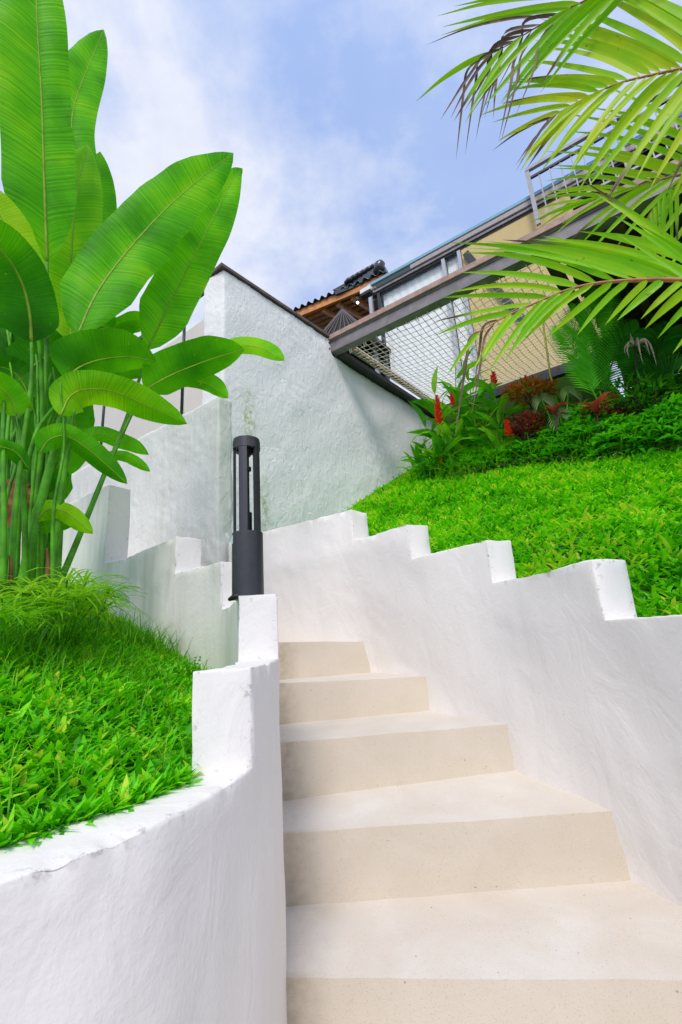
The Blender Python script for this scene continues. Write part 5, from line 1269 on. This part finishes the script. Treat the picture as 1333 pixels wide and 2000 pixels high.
# feather palms (cycad like) behind the bed
def feather(parent, base, tip, arch, n, ll, w, tint, m=M_COVER, face=(0, -1, .3)):
    base = Vector(base); tip = Vector(tip); mid_ = (base + tip) / 2 + Vector(arch); P = catmull([tuple(base), tuple(mid_), tuple(tip)], 14)
    parts = [tube(P, [.007 - .005 * i / (len(P) - 1) for i in range(len(P))], 5)]; V, Fc = merge(parts); T = [tint] * len(V)
    fv = Vector(face).normalized()
    for i in range(n):
        u = .12 + .87 * i / (n - 1); k = u * (len(P) - 1); a = int(min(k, len(P) - 2)); q = Vector(P[a]).lerp(Vector(P[a + 1]), k - a); tg = (Vector(P[a + 1]) - Vector(P[a])).normalized()
        sdv = tg.cross(fv).normalized(); l_ = ll * math.sin(math.pi * (.12 + .8 * u)) ** .6
        for sg in (-1, 1):
            dd = (sdv * sg + tg * .75 + Vector((0, 0, -.1))).normalized(); wv = dd.cross(fv).normalized() * w; o0 = len(V)
            e = q + dd * l_ - Vector((0, 0, .12 * l_)) + fv * .05 * l_; mm_ = q + dd * l_ * .5 + fv * .06 * l_
            V += [q - wv * .5, q + wv * .5, mm_ + wv, mm_ - wv, e]; Fc += [(o0, o0 + 1, o0 + 2, o0 + 3), (o0 + 3, o0 + 2, o0 + 4)]; T += [min(1, max(0, tint + random.gauss(0, .08)))] * 5
    o = pmesh('frond', V, Fc, m, parent); float_attr(o.data, 'tint', T); return o
f1 = thing('feather_palm', 'feather palm with one tall upright bright green frond beside the net', 'palm', lpt(1170, 880, 4.35))
bq = lpt(1170, 880, 4.35) + Vector((0, 0, .25))
feather(f1, W(1178, 790, 4.25), W(1180, 560, 4.40), (-.10, 0, -.02), 56, .33, .0095, .80, face=(.25, -1, 0))
feather(f1, W(1175, 800, 4.25), W(1095, 640, 4.35), (0, 0, .12), 36, .25, .008, 1.0)
feather(f1, W(1175, 790, 4.25), W(1250, 640, 4.45), (0, 0, .15), 38, .26, .008, .15)
feather(f1, W(1172, 790, 4.20), W(1130, 600, 4.25), (-.12, 0, .05), 44, .24, .0085, .9)
f2 = thing('feather_palm', 'dark feather palm in the shade under the deck at the right', 'palm', lpt(1250, 870, 4.9))
for tx, ty in ((1225, 690), (1310, 640), (1345, 710), (1290, 760)):
    feather(f2, W(1265, 810, 4.6), W(tx, ty, 4.6 + random.uniform(-.2, .2)), (0, 0, .10), 40, .22, .008, .08)
feather(f1, W(880, 800, 4.8), W(868, 700, 4.85), (0, 0, .05), 18, .10, .006, .7) if False else None
v, f = tube([W(1057, 520, 4.2), W(1062, 640, 4.25), W(1075, 730, 4.3), W(1090, 790, 4.35)], [.004, .009, .009, .008], 6)
sk = thing('flower_stalk', 'thin arching yellow stalk rising in front of the net', 'plant', lpt(1092, 880, 4.35)); pmesh('stalk', v, f, simple('yellow_stalk', (.42, .42, .05), .5), sk)
v, f = tube([W(1090, 790, 4.35), lpt(1092, 880, 4.35)], .008, 6); pmesh('stalk_base', v, f, M_STEM, sk)
# dried seed head
dh = thing('dry_plant', 'bleached dry leaf cluster in front of the dark deck', 'plant', lpt(1240, 870, 4.3))
M_BLEACH = simple('bleached_leaf', (.40, .30, .22), .8, var=.35)
cc_ = W(1240, 676, 4.3); v, f = tube([dh.location, (dh.location + cc_) / 2 + Vector((.03, 0, 0)), cc_], .008, 5); pmesh('stem', v, f, M_DECK, dh)
for i in range(17):
    a = random.uniform(0, 6.3); e = Vector((math.cos(a) * .11, math.sin(a) * .05 - .03, -random.uniform(.05, .24)))
    if i < 4: e = Vector((random.uniform(-.04, .05), -.02, random.uniform(.06, .13)))
    v, f, uv, P, s = blade([cc_, cc_ + Vector((e.x * .7, e.y, abs(e.z) * .12)), cc_ + Vector((e.x, e.y, e.z * .5)), cc_ + e], .007, .007, (0, -1, .2), wave=.9, n=9, across=1, shape='lance', seed=i); pmesh('dry_leaf', v, f, M_BLEACH, dh)

# ground cover along the bed edge
def cover(label, line, n, hgt, width_, tint, ln):
    V = []; Fc = []; T = []
    for i in range(n):
        t = random.random() * (len(line) - 1); k = int(min(t, len(line) - 2)); a, b = line[k], line[k + 1]; q = [a[j] + (b[j] - a[j]) * (t - k) for j in range(3)]
        p0 = W(q[0], q[1], q[2]); off = random.gauss(0, 1) * width_; px_ = p0.x + off * .5 + random.gauss(0, .05); py_ = p0.y + abs(off) * random.choice((-.35, 1, 1))
        z0 = lawn_z(px_, py_) + EYE; hh = hgt * random.random() ** .7 * (.6 + .6 * abs(mnoise.noise((px_ * 3, py_ * 3, 0))) * 2)
        p = Vector((px_, py_, z0 + hh)); nl = random.randint(5, 8); a0 = random.uniform(0, 6.3)
        for j in range(nl):
            aa = a0 + j * 6.28 / nl; dd = Vector((math.cos(aa), math.sin(aa), random.uniform(.1, .7))).normalized(); l_ = ln * random.uniform(.6, 1.2); sdn = Vector((-math.sin(aa), math.cos(aa), random.uniform(-.6, .6))) * l_ * .10; o0 = len(V)
            V += [p, p + dd * l_ * .5 + sdn, p + dd * l_ * .5 - sdn, p + dd * l_ - Vector((0, 0, l_ * .25))]; Fc += [(o0, o0 + 2, o0 + 3, o0 + 1)]; T += [min(1, max(0, tint + .25 * (hh / hgt - .5) + .5 * mnoise.noise((px_ * 5, py_ * 5, 7)) + random.gauss(0, .16)))] * 4
    me = bpy.data.meshes.new('ground_cover'); me.from_pydata([tuple(a) for a in V], [], Fc); float_attr(me, 'tint', T)
    o = link('ground_cover', me, M_COVER); tag(o, label, 'ground cover', None, 'stuff')
cover('bushy green ground cover along the left half of the bed edge', [(845, 915, 4.5), (900, 915, 4.4), (980, 905, 4.25), (1060, 893, 4.2)], 1900, .22, .13, .58, .095)
cover('tall bright green ground cover along the right half of the bed edge', [(1060, 893, 4.3), (1150, 885, 4.2), (1250, 878, 4.1), (1400, 868, 4.0)], 2700, .36, .16, .66, .115)

V = []; Fc = []
for i in range(420):
    t = random.random(); px_ = 880 + 460 * t; q = lpt(px_, 905 - 25 * t, 4.25 - .25 * t); q = q + Vector((random.gauss(0, .05), random.gauss(-.05, .06), random.uniform(.0, .07)))
    q.z = lawn_z(q.x, q.y) + EYE + random.uniform(.02, .09)
    a = random.uniform(0, 6.3); dd = Vector((math.cos(a), math.sin(a), random.uniform(-.3, .5))) * random.uniform(.03, .09); sd_ = Vector((-math.sin(a), math.cos(a), .3)) * .004; o0 = len(V)
    V += [q - sd_, q + sd_, q + dd * .5 + sd_ + Vector((0, 0, .01)), q + dd * .5 - sd_ + Vector((0, 0, .01)), q + dd]; Fc += [(o0, o0 + 1, o0 + 2, o0 + 3), (o0 + 3, o0 + 2, o0 + 4)]
tag(pmesh('leaf_litter', V, Fc, M_BLEACH, None), 'dry brown leaf litter along the edge of the planting bed', 'litter', None, 'stuff')
x = []; y = []
for i in range(2600):
    t = random.random(); q = lpt(850 + 500 * t, 905 - 25 * t, random.uniform(4.2, 4.6) - .25 * t); x.append(q.x); y.append(q.y)
x = np.array(x); y = np.array(y); n = len(x); z = np.array([lawn_z(a, b) for a, b in zip(x, y)]) + EYE
o = blades_mesh('bed_grass', x, y, z, rng.uniform(.12, .36, n), rng.uniform(.006, .014, n), rng.uniform(.0, .8, n), M_TUFT, .35 + rng.normal(0, .2, n), seg=4, curl=1.2)
tag(o, 'long strappy leaves tangled through the planting bed', 'ground cover', None, 'stuff')

k_ = rng.integers(2 * 8 * RS + 4, 6 * 8 * RS - 2, 900); off_ = rng.uniform(-.012, .012, 900)
nn_ = (L_INf - L_OUTf) / np.linalg.norm(L_INf - L_OUTf, axis=1)[:, None]
x = L_INf[k_, 0] + nn_[k_, 0] * off_; y = L_INf[k_, 1] + nn_[k_, 1] * off_; n = len(x)
o = blades_mesh('wall_edge_grass', x, y, np.full(n, -1.25 * H + EYE - .006), rng.uniform(.025, .055, n), rng.uniform(.004, .012, n), rng.uniform(.3, 1.35, n), M_GRASS, .5 + rng.normal(0, .2, n))
tag(o, 'fringe of grass spilling over the near wall edge of the left garden', 'grass', None, 'stuff')
